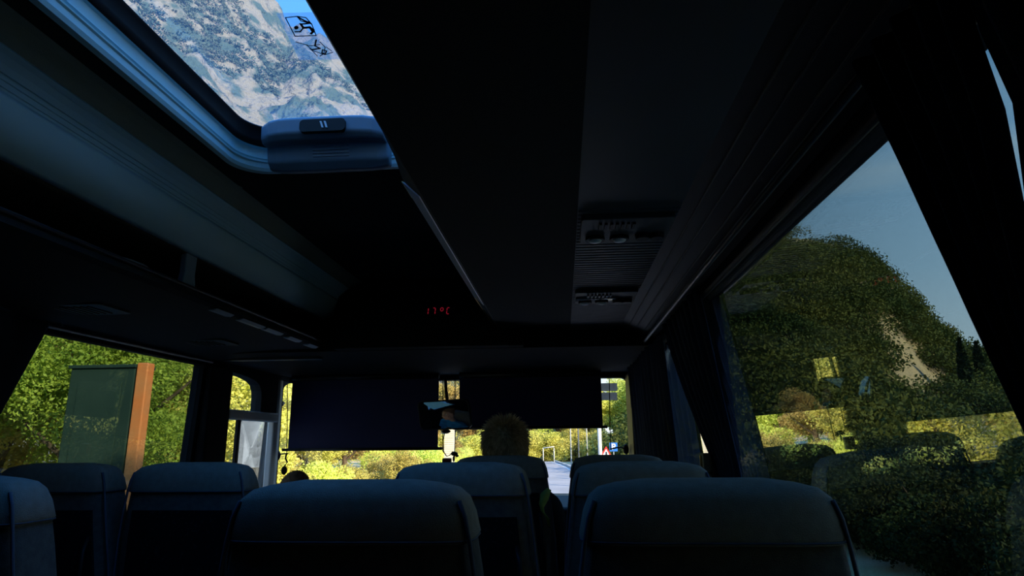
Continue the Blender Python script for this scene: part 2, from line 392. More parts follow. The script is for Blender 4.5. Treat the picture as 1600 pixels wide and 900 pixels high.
# left ceiling side: fabric panel, ribbed cove tinted with skylight blue that bulges down, extruded along the bus
def strip(prof, y0, y1, t, nx=1):
    mb = MB(); n = len(prof); up = [(x, z+t) for x, z in prof]
    mb.prism(prof+up[::-1], 'y', y0, y1); return mb
strip([(-1.035, .824), (-1.060, .816), (-1.082, .801), (-1.100, .784)], YB, 3.26, .03).build('trim_8', M['olive'], smooth=False)
struct(COL.objects['trim_8'], 'olive grey fabric strip along the ceiling edge')
pr = [(-1.099, .781), (-1.112, .774), (-1.126, .762), (-1.134, .750), (-1.140, .751), (-1.142, .746), (-1.143, .741), (-1.147, .741), (-1.149, .735), (-1.150, .730), (-1.154, .730), (-1.155, .724)]
for i in range(15):
    t = i/14*R(100)
    pr.append((-1.155-.17*(1-math.cos(t)), .724-.105*math.sin(t)))
pr += [(-1.46, .625), (-1.6, .66), (-1.75, .70), (-1.96, .71)]
for nm_, pr_, m_, lb_ in (('trim_9', pr[:22], 'cove', 'ribbed cove with blue skylight put in its colour, rounding down from the ceiling over the left rack'), ('trim_12', pr[21:], 'ceil', 'cove underside with shade put in as dark colour above the left rack shelf')):  # one cove split: skylight blue above, shade put in as dark colour beneath
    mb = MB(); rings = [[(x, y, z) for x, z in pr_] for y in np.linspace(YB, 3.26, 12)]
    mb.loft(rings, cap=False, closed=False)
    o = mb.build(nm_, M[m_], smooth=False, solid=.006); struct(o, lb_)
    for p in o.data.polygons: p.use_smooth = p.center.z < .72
# bulkhead at the front of the saloon with the display housing
b = MB().box(-2.03, .47, 3.25, 3.33, .46, .90); struct(b.build('wall_bulkhead', M['cab']))

# ------------------------------------------------------------------ hatch
h = thing('roof_hatch', (-.6, 1.2, CZ), 'open-looking glazed roof hatch with pale grey frame above the aisle', 'roof hatch')
def rim(x0, x1, y0, y1, r, z0, z1, inset0, inset1, n=10):
    a = rrect(x0+inset0, x1-inset0, y0+inset0, y1-inset0, r, n); c = rrect(x0+inset1, x1-inset1, y0+inset1, y1-inset1, r, n)
    return [(p[0], p[1], z0) for p in a], [(p[0], p[1], z1) for p in c]
mb = MB(); lv = [(.812, -.022), (.810, -.004), (.818, .0), (.832, .002), (.834, .006), (.836, .002), (.842, .003), (.844, .007), (.846, .003), (.874, .007), (.878, .014)]
mb.loft([[(p[0], p[1], z) for p in rrect(HX0+i, HX1-i, HY0+i, HY1-i, HR, 10)] for z, i in lv], cap=False)
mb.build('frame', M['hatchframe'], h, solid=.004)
mb = MB(); mb.loft([[(p[0], p[1], z) for p in rrect(HX0+i, HX1-i, HY0+i, HY1-i, HR, 10)] for z, i in [(.879, .010), (.880, .018), (.895, .022), (.925, .028), (.93, .034)]], cap=False)
mb.build('seal', M['rubber'], h, solid=.006, smooth=True)
mb = MB(); mb.prism(rrect(HX0+.02, HX1-.02, HY0+.02, HY1-.02, HR, 10), 'z', .930, .935); mb.build('glass_pane', M['hatchglass'], h)
mb = MB()
prf = [(1.70, .862), (1.665, .858), (1.645, .872), (1.64, .915), (1.655, .926), (1.76, .926), (1.775, .80), (1.745, .795), (1.715, .815)]
n = 13; rings = []
for i in range(n):
    t = i/(n-1); x = -.868+.372*t; k_ = 1-.25*(abs(2*t-1)**6)
    rings.append([(x, 1.76+(y-1.76)*k_, .86+(z-.86)*(1-.15*abs(2*t-1)**8)) for y, z in prf])
mb.loft(rings); hd = mb.build('handle_housing', M['handle'], h, bevel=.006)
mb = MB().prism(rrect(-.735, -.60, .868, .906, .012, 4), 'y', 1.634, 1.65); rc = mb.build('latch_recess', M['black'], hd)
mb = MB()
for dx in (-.674, -.662): mb.prism([(dx, .897), (dx+.005, .897), (dx+.012, .877), (dx+.007, .877)], 'y', 1.630, 1.635)
mb.build('latch_mark', M['white'], rc)
mb = MB()
for i in range(4): mb.box(-.72, -.61, 1.700+i*.003, 1.725, .852-i*.009, .856-i*.009)
mb.build('grip_rib', M['handle'], hd)
# emergency exit sticker under the pane
def hp(px, py, z=.926): v = at(px, py, z=z); return Vector((v.x, v.y))
st = thing('exit_sticker', (*hp(480, 60), .926), 'clear emergency exit sticker with black running figure on hatch glass', 'sticker')
q = [hp(432, 22), hp(505, 20), hp(545, 93), hp(468, 95)]
MB().prism([tuple(p) for p in q], 'z', .9275, .9285).build('film', M['film'], st)
mb = MB()
def stroke(pts, wd=.0022, z=.9262):
    P = [hp(*p) for p in pts]
    for a, c in zip(P[:-1], P[1:]):
        d = (c-a); 
        if d.length < 1e-6: continue
        nn = Vector((-d.y, d.x)).normalized()*wd/2; e_ = d.normalized()*wd*.4
        mb.prism([tuple(a-e_+nn), tuple(c+e_+nn), tuple(c+e_-nn), tuple(a-e_-nn)], 'z', z, z+.001)
stroke([(446, 28), (464, 26), (487, 38), (494, 56), (461, 57), (446, 28)], .0020)
stroke([(464, 26), (470, 33), (487, 38), (478, 28), (464, 26)], .0022); stroke([(466, 28), (476, 33), (483, 35)], .0035)
stroke([(470, 38), (474, 44), (484, 43), (489, 50)], .0060); stroke([(484, 43), (490, 47)], .005); stroke([(474, 44), (469, 50), (461, 50)], .0030)
stroke([(472, 38), (482, 37)], .0035); stroke([(489, 50), (486, 53)], .005)
mb.prism([tuple(hp(463+3.6*math.cos(t), 43.5+2.6*math.sin(t))) for t in [i*math.pi/6 for i in range(12)]], 'z', .9262, .9272)
mb.build('running_figure', M['ink'], st)
mb = MB()
stroke([(462, 66), (484, 72), (500, 70)], .0014); stroke([(478, 70), (490, 80), (508, 86), (520, 82)], .0016); stroke([(494, 63), (492, 72), (500, 76), (488, 78)], .0036)
stroke([(500, 66), (508, 74), (506, 84), (500, 88)], .0018); stroke([(504, 78), (510, 80), (508, 85), (503, 83), (504, 78)], .0030); stroke([(484, 76), (496, 88)], .0014); stroke([(510, 74), (518, 80)], .0016)
mb.build('hammer_drawing', M['ink'], st)

# ------------------------------------------------------------------ right luggage rack
rr = thing('luggage_rack', (.1, 1.5, .55), 'long black right-hand luggage rack hanging over the camera side seats', 'luggage rack')
RX0, RX1, RYF = -.310, .45, 3.90
mb = MB(); mb.prism([(RX0, .550), (.05, .548), (.05, .556), (RX0+.006, .562)], 'y', -2.5, RYF); mb.build('underside_panel', M['rackpanel'], rr)
# lip: glossy facing strip that leans out to the aisle
mb = MB(); mb.loft([[(RX0-.002, y, .550), (RX0-o2, y, .592), (RX0-o2+.004, y, .598), (RX0+.004, y, .562)] for y, o2 in ((-2.5, .028), (1.12, .028), (1.24, .034), (1.36, .047), (2.6, .047), (3.2, .040), (RYF-.02, .032))]); mb.build('lip', M['black'], rr, bevel=.003)
pth = []
mb = MB(); mb.prism([(RX0-.0055, .5505), (RX0-.044, .588), (RX0-.048, .587), (RX0-.008, .5492)], 'y', 1.37, 2.60); mb.build('facing_strip', M['lip'], rr)
mb = MB(); mb.loft([[(RX0-o2+.001, y, .590), (RX0-o2-.003, y, .5895), (RX0-o2-.002, y, .5865)] for y, o2 in ((2.62, .047), (3.2, .040))]); mb.build('edge_glint', M['gold'], rr); mb = MB(); mb.prism([(RX0-.047, .590), (RX0-.0505, .5895), (RX0-.0495, .5865)], 'y', 1.37, 1.47); mb.build('edge_glint', M['gold'], rr)  # short yellow pieces stand in for glints along the lip edge
# front end and sloping part to the wall
mb = MB(); mb.prism([(RX0-.004, .552), (RX0-.034, .60), (RX0-.03, .81), (.46, .81), (.46, .552)], 'y', RYF, RYF+.03) if False else mb.prism([(RX0-.002, .548), (RX0-.034, .60), (RX0+.02, .66), (.455, .66), (.455, .53), (.30, .548)], 'y', RYF, RYF+.03)
mb.build('end_cap', M['rackpanel'], rr, bevel=.012)
mb = MB(); mb.prism([(.30, .552), (.475, .500), (.478, .512), (.30, .562)], 'y', -2.5, RYF); mb.build('wall_side_panel', M['trim'], rr)
mb = MB()
for xx, zz in ((.335, .541), (.37, .531), (.41, .519), (.435, .511)): mb.tube([(xx, -2.5, zz-.002), (xx, RYF, zz-.002)], .0035, 6)
mb.build('rail', M['trim'], rr, smooth=True)
# ribbed service strip with vents, lamps and buttons between panel and wall side
mb = MB()
y = 1.5
while y < RYF-.03:
    mb.prism([(y, .551), (y+.004, .547), (y+.020, .547), (y+.024, .551)], 'x', .052, .30); y += .028
mb.box(.05, .30, -2.5, RYF, .551, .556)
ss = mb.build('service_strip', M['psu'], rr)
g = 'service panels in the right rack underside'
def panel(y, lit, label):
    t = thing('service_panel', (.175, y, .544), label, 'reading light panel', None)
    MB().prism(rrect(.060, .292, y-.10, y+.10, .012, 4), 'z', .532, .5505).build('housing', M['psu'], t, bevel=.003)
    for cx in (.10, .165):
        m2 = MB(); m2.prism([(cx+.026*math.cos(a), y+.045+.026*math.sin(a)) for a in [i*math.pi/10 for i in range(20)]], 'z', .522, .531)
        l_ = m2.build('reading_lamp', M['black'], t)
        m2 = MB(); m2.ell((cx, y+.045, .522), (.018, .018, .006), 14, 6); m2.build('lens', M['lens'], l_, smooth=True)
    if lit:
        MB().prism([(y-.024, .533), (y-.024, .5245), (y+.026, .5285), (y+.026, .533)], 'x', .062, .225).build('light_cover', M['gloss'], t)
    for j in range(7):
        m2 = MB(); m2.box(.105+j*.014, .112+j*.014, y-.075, y-.035, .5255, .531); m2.build('vent_slat', M['black'], t)
    for cx in (.225, .262):
        m2 = MB(); m2.tube([(cx, y+.03, .531), (cx, y+.03, .518)], [.021, .018], 14); m2.build('air_nozzle', M['black'], t, smooth=False)
    return t
panel(1.62, False, 'dim service panel with vents and reading lamps, nearest in the right rack')
panel(2.44, True, 'service panel with the long bright cover, middle one in the right rack')
panel(3.42, True, 'service panel with small pale lamp near the front end of the right rack')
b = MB().prism([(3.37, .533), (3.37, .516), (3.45, .5265), (3.45, .533)], 'x', .165, .255)
tag(b.build('call_button_plate', M['gloss']), 'small white rectangular plate on the front service panel of right rack', 'button plate')

# ------------------------------------------------------------------ left luggage rack
lr = thing('luggage_rack', (-1.6, 1.5, .5), 'open left-hand luggage rack with thin lip and uprights over the left windows', 'luggage rack')
mb = MB()
ys = list(np.linspace(YB, 3.1, 10))+[3.2, 3.3, 3.38, 3.43, 3.455]
rings = []
for y in ys:
    k_ = 0 if y < 3.1 else ((y-3.1)/.36)**2.5*.10
    X = -1.243-k_
    rings.append([(X, y, .487), (X-.004, y, .512), (X-.016, y, .512), (X-.03, y, .494), (-1.6, y, .490), (-1.962, y, .475), (-1.962, y, .448), (-1.55, y, .470), (X-.02, y, .477)])
mb.loft(rings); mb.build('shelf', M['rackpanel'], lr)
mb = MB(); mb.tube([(-1.243, y, .513) for y in np.linspace(YB, 3.1, 8)]+[(-1.262, 3.3, .513), (-1.33, 3.45, .513)], .007, 8); mb.build('lip_rail', M['metal'], lr, smooth=True)
mb = MB(); mb.prism(rrect(-1.90, -1.33, 3.44, 3.50, .02, 4), 'z', .448, .505); mb.build('end_cap', M['trim'], lr)
for i, (y, dz) in enumerate(((.05, 0), (2.02, 0))):
    mb = MB(); mb.prism([(y-.045, .50), (y+.045, .50), (y+.03, .56), (y+.034, .67), (y-.034, .67), (y-.03, .56)], 'x', -1.275, -1.252); mb.build('upright', M['cove'] if False else M['handle'], lr, bevel=.005)
for y, ln in ((2.20, .13), (2.40, .20), (2.62, .16), (2.85, .14), (3.08, .12)):
    mb = MB(); mb.prism([(-1.246, .478), (-1.262, .470), (-1.285, .4725), (-1.27, .4785)], 'y', y, y+ln); mb.build('reading_lamp', M['handle'], lr, bevel=.002)
for y in (1.3, 2.1, 2.9):
    mb = MB(); mb.prism(rrect(-1.78, -1.56, y-.09, y+.09, .02, 4), 'z', .462, .474); p_ = mb.build('vent_panel', M['trim'], lr)
    mb = MB()
    for j in range(6): mb.box(-1.75+j*.025, -1.742+j*.025, y-.06, y+.06, .458, .464)
    mb.build('vent_slat', M['black'], p_)
def bag(x, y, sx_, sy_, sz_, m, label):
    mb = MB(); rings = []
    for j in range(9):
        t = j/8; ph = math.pi*t; rz = .5-.5*math.cos(ph)
        s_ = max(.05, math.sin(ph))**.45
        rings.append([(x+sx_*s_*math.cos(a)*(1+.08*math.sin(3*a+j)), y+sy_*s_*math.sin(a)*(1+.06*math.cos(4*a+j)), .493+sz_*rz) for a in [i*math.pi/12 for i in range(24)]])
    mb.loft(rings); o = mb.build('bag', m, smooth=True); tag(o, label, 'bag'); return o
bag(-1.375, 1.80, .10, .14, .060, M['bag'], 'pale soft bag on the left rack just behind its upright')
bag(-1.375, 2.20, .10, .17, .050, M['bag'], 'flatter pale bag on the left rack in front of its upright')

# ------------------------------------------------------------------ front housing with temperature display
t = thing('display_housing', (-.68, 3.2, .5), 'black rounded front housing carrying the red temperature display', 'display')
prof = [(-1.16, .462), (-1.165, .66), (-1.14, .735), (-1.09, .778), (-1.0, .795), (-.75, .806), (-.45, .800), (-.27, .785), (-.20, .73), (-.19, .462)]
mb = MB().prism(prof, 'y', 3.17, 3.25); hb = mb.build('housing', M['cab'], t)
pr2 = [( -.68+(x+.68)*.86, .47+(z-.47)*.93) for x, z in prof]
mb = MB().prism(pr2, 'y', 3.155, 3.175); mb.build('screen_panel', M['cab'], t)
mb = MB().prism(rrect(-.72, -.66, .748, .758, .003, 3), 'y', 3.150, 3.156); mb.build('badge', M['trim'], t)
SEG = {'1': 'bc', '7': 'abc', 'o': 'abfg', 'C': 'adef'}
p0 = at(668, 491, y=3.150); px_ = .018; hgt = .034
mb = MB()
def seg(cx, cz, s_, w_=.0135, h_=.032):
    sh = .10
    P = {'a': ((0, h_), (w_, h_)), 'b': ((w_, h_), (w_, h_/2)), 'c': ((w_, h_/2), (w_, 0)), 'd': ((0, 0), (w_, 0)), 'e': ((0, h_/2), (0, 0)), 'f': ((0, h_), (0, h_/2)), 'g': ((0, h_/2), (w_, h_/2))}
    for s in SEG[s_]:
        (x0, z0), (x1, z1) = P[s]; x0 += z0*sh; x1 += z1*sh; d = Vector((x1-x0, z1-z0)); ln = d.length; d.normalize(); nn = Vector((-d.y, d.x))*.0013
        a = Vector((cx+x0, cz+z0))+d*.0022; c = Vector((cx+x0, cz+z0))+d*(ln-.0022)
        mb.prism([tuple(a+nn), tuple(c+nn), tuple(c-nn), tuple(a-nn)], 'y', 3.1495, 3.156)
for i, (s, dx) in enumerate((('1', -.012), ('7', .024), ('o', .064), ('C', .097))):
    mb = MB(); seg(p0.x+dx, p0.z, s, .013); mb.build('led_digit', M['led'], t)

# ------------------------------------------------------------------ seats
def sq(hw, hd, cx, cy, z, n=28, e=.38):
    p = []
    for i in range(n):
        a = 2*math.pi*i/n; c, s = math.cos(a), math.sin(a)
        p.append((cx+hw*math.copysign(abs(c)**e, c), cy+hd*math.copysign(abs(s)**e, s), z))
    return p
# (drop below the top, half width, half depth, shift forward with the recline)
SP = [(0, .085, .012, .058), (.0025, .125, .030, .056), (.009, .150, .042, .056), (.022, .165, .052, .056), (.045, .174, .058, .060), (.075, .180, .062, .064), (.13, .188, .066, .070), (.20, .197, .068, .078),
      (.30, .208, .068, .092), (.45, .215, .066, .112), (.60, .217, .064, .135), (.74, .215, .06, .155)]
SEATTOP = -.062
def make_seat():
    t = thing('passenger_seat', (0, 0, -1.2), 'x', 'seat', 'high-backed coach seats')
    Z = SEATTOP
    mb = MB(); mb.loft([sq(w_, d_, 0, y_, Z-z_) for z_, w_, d_, y_ in SP]); mb.build('backrest', M['seat'], t, smooth=True)
    # dark flat back shell with a pocket
    mb = MB(); rings = []
    for z_, w_, d_, y_ in SP[6:]:
        w2 = w_*.80; yb = y_-d_
        rings.append([(-w2, yb-.004, Z-z_), (-w2*.6, yb-.010, Z-z_), (w2*.6, yb-.010, Z-z_), (w2, yb-.004, Z-z_), (w2, yb+.02, Z-z_), (-w2, yb+.02, Z-z_)])
    mb.loft(rings); bk = mb.build('back_panel', M['seatback'], t)
    # headrest cover over the top
    cap = [(z_-.003 if z_ == 0 else z_, w_+.005, d_+.005, y_) for z_, w_, d_, y_ in SP[:6]]+[(.083, .180, .066, .065), (.084, .176, .060, .065)]
    mb = MB(); mb.loft([sq(w_, d_, 0, y_, Z-z_+.002, 36) for z_, w_, d_, y_ in cap]); cp = mb.build('headrest_cover', M['cap'], t, smooth=True)
    mb = MB(); s_ = sq(.1835, .0675, 0, .064, Z-.077, 48); mb.tube(s_+[s_[0]], .0016, 5, caps=False); mb.build('seam', M['piping'], cp, smooth=True)
    for sg in (-1, 1):
        mb = MB(); mb.tube([(sg*(w_*.985+.001), y_-d_*.86, Z-z_) for z_, w_, d_, y_ in SP[3:]], .0032, 6); mb.build('piping', M['piping'], t, smooth=True)
    mb = MB(); rings = []
    for y, hz, hw in ((.19, .035, .19), (.21, .05, .205), (.35, .06, .215), (.55, .06, .218), (.64, .05, .212), (.665, .03, .19)):
        rings.append([(p[0], y, p[1]) for p in [(hw*math.copysign(abs(math.cos(a))**.4, math.cos(a)), -.80+hz*math.copysign(abs(math.sin(a))**.5, math.sin(a))) for a in [i*math.pi/14 for i in range(28)]]])
    mb.loft(rings); mb.build('seat_cushion', M['seat'], t, smooth=True)
    mb = MB().box(-.20, .20, .16, .60, -.90, -.855); mb.build('seat_frame', M['metal'], t, bevel=.008)
    for sx_ in (-.14, .14):
        mb = MB().box(sx_-.02, sx_+.02, .25, .52, -1.2, -.895); mb.build('leg', M['metal'], t, bevel=.006)
    mb = MB(); mb.tube([(.150, .012, Z-.20), (.158, -.022, Z-.24), (.163, -.026, Z-.31), (.160, .0, Z-.36), (.155, .03, Z-.39)], .007, 8); mb.build('grab_handle', M['black'], t, smooth=True)
    return t
proto = make_seat()
seats = [(-.315, .95, 'nearest black-backed seat just left of centre, slate headrest cover filling bottom centre'),
         (.205, .95, 'nearest seat right of centre beside the right window, broad slate headrest cover'),
         (-.275, 1.73, 'middle-row seat between the nearest centre seat and the blond passenger'),
         (.200, 1.73, 'middle-row seat on the right, behind the nearest right seat top'),
         (-.245, 2.51, 'front-row seat directly under the blond head, left of the gap showing the road'),
         (.205, 2.51, 'front-row seat under the road signs, right of the gap showing the road'),
         (-1.125, 1.90, 'left-side aisle seat standing below the cab side window'),
         (-1.555, 1.90, 'left window seat partly behind the near left corner seat'),
         (-1.165, 1.13, 'nearest left-side seat cut by the left picture edge, bluish side face'),
         (-1.61, 1.13, 'left window-side seat next to the corner seat, at the picture edge')]
for i, (x, y, lab) in enumerate(seats):
    o = proto if i == 0 else copy_tree(proto)
    o.location = (x, y-.002, -1.2); o['label'] = lab; o['_at'] = (x, y, -1.2)

# ------------------------------------------------------------------ curtains
def curtain(name_label, x0, far, near, z0, z1, pleats, amp, group=None, tie=None, nz=14, nu=90, flare=None, side=1):
    """far(z), near(z): the two edges along the bus; hanging a little off the glass"""
    t = thing('curtain', (x0, (far(z0)+near(z0))/2, z0), name_label, 'curtain', group)
    mb = MB(); rings = []
    for j in range(nz+1):
        z = z0+(z1-z0)*j/nz; r = []
        for i in range(nu+1):
            u = i/nu; y = far(z)*(1-u)+near(z)*u
            a = amp*(1 if tie is None else min(1, .45+abs(z-tie)*1.4))
            r.append((x0-side*.045*z+a*math.sin(2*math.pi*pleats*u+.6*math.sin(3*z))+a*.35*math.sin(5.3*u*pleats+2*z), y, z))
        rings.append(r)
    mb.loft(rings, cap=False, closed=False); cl = mb.build('cloth', M['curtain'], t, smooth=True, solid=.003)
    return t
lin = lambda a, za, b_, zb: (lambda z: a+(b_-a)*(z-za)/(zb-za))
# near right curtain: two drops with a slit of sky between them
fe = lin(.790, .406, .636, -.005)
curtain('dark near curtain on the right window, nearest the picture corner, front drop', .432, lambda z: max(fe(z), .30), lambda z: .600-.04*max(0, .30-z)-.014*math.exp(-((z-.30)/.09)**2)*1.0, -.80, .485, 5, .010)
curtain('dark near curtain on the right window behind the bright slit of sky', .432, lambda z: .597-.04*max(0, .30-z)-.022*math.exp(-((z-.29)/.07)**2), lambda z: -.30, -.80, .485, 12, .012)
def f2(z): return 2.72-.30*max(0, min(1, (.55-z)/.6))**1.0-.42*max(0, min(1, (.55-z)/.65))**2 if z > -.12 else 2.0+.0*z
def f2(z):
    s_ = min(1, max(0, (.55-z)/.66)); return 2.76-.50*s_-.22*s_*s_
def n2(z):
    s_ = min(1, max(0, (.55-z)/.66)); return 2.00-.26*s_
tc_ = curtain('dark blue gathered curtain with tan tie-back between the right windows', .477, lambda z: 1.05*f2(z), lambda z: 1.06*n2(z), -.62, .485, 8, .010, tie=-.12)
mb = MB()
pt = [(.425-.034, f2(-.09)-.02, -.085), (.425-.036, 1.95, -.095), (.425-.034, 1.84, -.11)]
zc = -.10
mb.tube([(.460, 2.20, zc), (.456, 2.05, zc-.01), (.460, 1.88, zc-.02)], .004, 6)
mb.build('tie_cord', M['cord'], tc_, smooth=True)
mb = MB().prism(rrect(.440, .464, 2.14, 2.19, .004, 3), 'z', -.13, -.045)
bk = mb.build('tie_buckle', M['tie'], tc_, bevel=.005)
MB().box(.434, .444, 2.155, 2.163, -.122, -.052).build('buckle_pin', M['gold'], bk, bevel=.002)
curtain('blue pleated curtain hanging beside the right windscreen pillar', .462, lambda z: 4.235, lambda z: 2.78+.08*math.sin(3*z)+.10*max(0, -z), -.70, .45, 11, .015)
# left curtain
c0, c1 = at(60, 517, x=-1.93), at(0, 640, x=-1.93)
fe2 = lin(c0.y, c0.z, c1.y, c1.z)
curtain('dark curtain drawn back at the left window, at the left picture edge', -1.93, lambda z: max(.9, fe2(z)), lambda z: .45, -.75, .44, 10, .015, side=-1)
mb = MB(); mb.tube([(-1.935, .3, .437), (-1.935, 3.42, .437)], .008, 8); tag(mb.build('curtain_rail', M['metal'], smooth=True), 'thin dark curtain rail above the left window', 'curtain rail')
mb = MB(); mb.tube([(.425, -.4, .482), (.420, 4.25, .482)], .008, 8); tag(mb.build('curtain_rail', M['metal'], smooth=True), 'thin dark curtain rail above the right windows', 'curtain rail')

# ------------------------------------------------------------------ windscreen blinds, mirror, pendant
def blind(x0, x1, zt, zb, label):
    y = 4.45; t = thing('windscreen_blind', ((x0+x1)/2, y, zb), label, 'roller blind', 'roller blinds on the windscreen')
    MB().box(x0, x1, y-.002, y+.002, zb, .46).build('fabric', M['blind'], t)
    m2 = MB(); m2.tube([(x0-.04, y, zb), (x1+.03, y, zb)], .010, 10); m2.build('bottom_bar', M['black'], t, smooth=True)
    m2 = MB(); m2.tube([(x0, y, .445), (x1, y, .445)], .022, 12); m2.build('roller_tube', M['black'], t, smooth=True)
    return t
a, b2 = at(457, 600, y=4.45), at(684, 701, y=4.45)
bl = blind(a.x, b2.x, .45, b2.z, 'wider navy blind pulled lower on the left half of the windscreen')
a, b2 = at(718, 595, y=4.45), at(942, 667, y=4.45)
br = blind(a.x, b2.x, .45, b2.z, 'shorter navy blind on the right half of the windscreen')
def cord(pts, label, r=.0032, m='cord', nm='blind_cord', cat='cord'):
    mb = MB(); mb.tube(pts, r, 6); return tag(mb.build(nm, M[m], smooth=True), label, cat)
P = lambda px, py, y=4.46: tuple(at(px, py, y=y))
cord([P(449, 600), P(449, 650), P(448, 708)], 'black guide cord left of the left blind')
cord([P(692, 594), P(692, 640), P(692, 665), P(692, 705), P(698, 713)], 'black guide cord right of the left blind')
cord([P(711, 594), P(711, 690), P(710, 718)], 'black guide cord left of the right blind')
cord([P(952, 592), P(953, 660), P(954, 702)], 'black guide cord right of the right blind')
for (ax, ay, bx, by, l_) in ((434, 711, 450, 709, 'small black cord bracket on the left windscreen pillar'), (978, 701, 953, 702, 'small black cord bracket on the right windscreen pillar')):
    t = thing('cord_bracket', P(ax, ay, 4.5), l_, 'bracket')
    m2 = MB(); m2.tube([P(ax, ay, 4.50), P((ax+bx)/2, ay-2, 4.47), P(bx, by, 4.46)], .005, 8); m2.build('arm', M['black'], t, smooth=True)
    m2 = MB(); m2.ell(P(ax, ay+1, 4.50), (.02, .02, .034), 12, 8); m2.build('clamp', M['black'], t, smooth=True)
m2 = MB(); m2.tube([P(448, 708), P(446, 716), P(449, 722), P(445, 728)], .006, 6); m2.ell(P(444, 735), (.022, .015, .03), 10, 8)
tag(m2.build('cord_tassel', M['cord'], smooth=True), 'black knotted cord end hanging at the left pillar foot', 'cord')
# interior mirror (slightly convex) turned to the driver
mt = thing('rear_view_mirror', (-.77, 4.2, .167), 'black-framed interior mirror showing the face of the driver', 'mirror')
nrm = Vector((-.290, -.923, -.262)).normalized(); xa = Vector((0, 0, 1)).cross(-nrm).normalized(); 
xa = Vector((nrm.y, -nrm.x, 0)).normalized(); xa = -xa if xa.x < 0 else xa
ya = nrm.cross(xa); ya = ya if ya.z > 0 else -ya
rl = R(1.0); xa, ya = xa*math.cos(rl)+ya*math.sin(rl), ya*math.cos(rl)-xa*math.sin(rl)
MC = Vector(at(694.5, 648, y=4.2)); MWD, MHT = .188, .096
def mface(sx_, sy_, off, rad=None):
    v = []; pts = rrect(-sx_, sx_, -sy_, sy_, .03, 8)
    ring = []
    for k_ in (1, .75, .5, .25):
        rg = []
        for x, y in pts:
            x *= k_; y *= k_; s_ = -(x*x+y*y)/(2*rad) if rad else 0
            rg.append(MC+xa*x+ya*y+nrm*(off+s_))
        ring.append(rg)
    return ring
m2 = MB(); rg = mface(MWD-.008, MHT-.008, .012, 2.6); m2.loft(rg, cap=False)
b0 = len(m2.v); m2.v.append(tuple(MC+nrm*.012)); n_ = len(rg[0]); m2.f += [(b0-n_+i, b0-n_+(i+1) % n_, b0) for i in range(n_)]
mm = m2.build('mirror_glass', M['mirror'], mt, smooth=True)
m2 = MB(); P2 = rrect(-MWD, MWD, -MHT, MHT, .034, 8)
m2.loft([[MC+xa*x*k_+ya*y*k_+nrm*o_2 for x, y in P2] for k_, o_2 in ((.80, -.035), (.97, -.022), (1.0, -.008), (1.0, .008), (.975, .010), (.95, .004))])
m2.build('housing', M['black'], mt, smooth=False)
m2 = MB(); m2.tube([P(696, 592, 4.40), P(697, 610, 4.36), P(699, 628, 4.28), MC-nrm*.03], .011, 8); m2.build('stem', M['black'], mt, smooth=True)
t = thing('hanging_pendant', P(699, 710, 4.3), 'small dark red box pendant on a looped cord below the mirror', 'pendant')
m2 = MB(); a = at(691.5, 716, y=4.3); c = at(705, 735, y=4.3); m2.box(a.x, c.x, 4.28, 4.32, c.z, a.z); m2.build('red_box', M['red'], t, bevel=.006)
m2 = MB(); m2.tube([P(695, 676, 4.25), P(692, 690, 4.3), P(693, 705, 4.3), P(698, 713, 4.3), P(703, 711, 4.3), P(707, 706, 4.3), P(711, 706, 4.3), P(715, 712, 4.3)], .003, 6); m2.build('loop', M['cord'], t, smooth=True)
m2 = MB(); m2.ell(P(710, 709, 4.3), (.024, .018, .014), 10, 8); m2.ell(P(709, 717, 4.3), (.008, .008, .020), 10, 8); m2.ell(P(714, 712, 4.3), (.012, .01, .010), 10, 8); m2.build('charm', M['black'], t, smooth=True)
m2 = MB(); m2.ell(P(697, 674, 4.2), (.030, .02, .014), 12, 8); tag(m2.build('mirror_clip', M['black'], smooth=True), 'small black clip under the interior mirror', 'clip')

# dashboard, steering wheel, driver's seat
d = thing('dashboard', (-.77, 4.3, -1.0), 'black dashboard across the bus front below the windscreen', 'dashboard')
m2 = MB(); m2.prism([(4.565, -1.4), (4.565, -.355), (4.30, -.345), (4.08, -.40), (3.98, -.50), (4.02, -.62), (4.25, -.80), (4.3, -1.4)], 'x', -1.94, .44); m2.build('body', M['black'], d, bevel=.02)
m2 = MB(); m2.prism([(4.02, -.47), (4.12, -.40), (4.18, -.37), (4.18, -.33), (4.06, -.38), (3.98, -.45)], 'x', -1.72, -1.15); m2.build('instrument_hood', M['trim'], d, bevel=.01)
sw = thing('steering_wheel', (-1.44, 3.86, -.66), 'black steering wheel in front of the driver, low at the left', 'steering wheel')
m2 = MB(); ta = R(35); ring = []
for i in range(41):
    a = 2*math.pi*i/40; ring.append((-1.44+.22*math.cos(a), 3.86+.22*math.sin(a)*math.cos(ta), -.66+.22*math.sin(a)*math.sin(ta)))
m2.tube(ring, .014, 8, caps=False); m2.build('rim', M['rubber'], sw, smooth=True)
m2 = MB()
for a in (0, math.pi, -math.pi/2): m2.tube([(-1.44, 3.87, -.68), (-1.44+.215*math.cos(a), 3.86+.215*math.sin(a)*math.cos(ta), -.66+.215*math.sin(a)*math.sin(ta))], .013, 6)
m2.ell((-1.44, 3.87, -.68), (.06, .06, .03), 14, 8); m2.build('hub', M['black'], sw, smooth=True)
m2 = MB(); m2.tube([(-1.44, 3.88, -.70), (-1.44, 4.1, -.90)], .03, 10); m2.build('column', M['black'], sw, smooth=True)
ds = thing('driver_seat', (-1.44, 3.45, -1.45), 'low dark seat carrying the driver at the front left', 'seat')
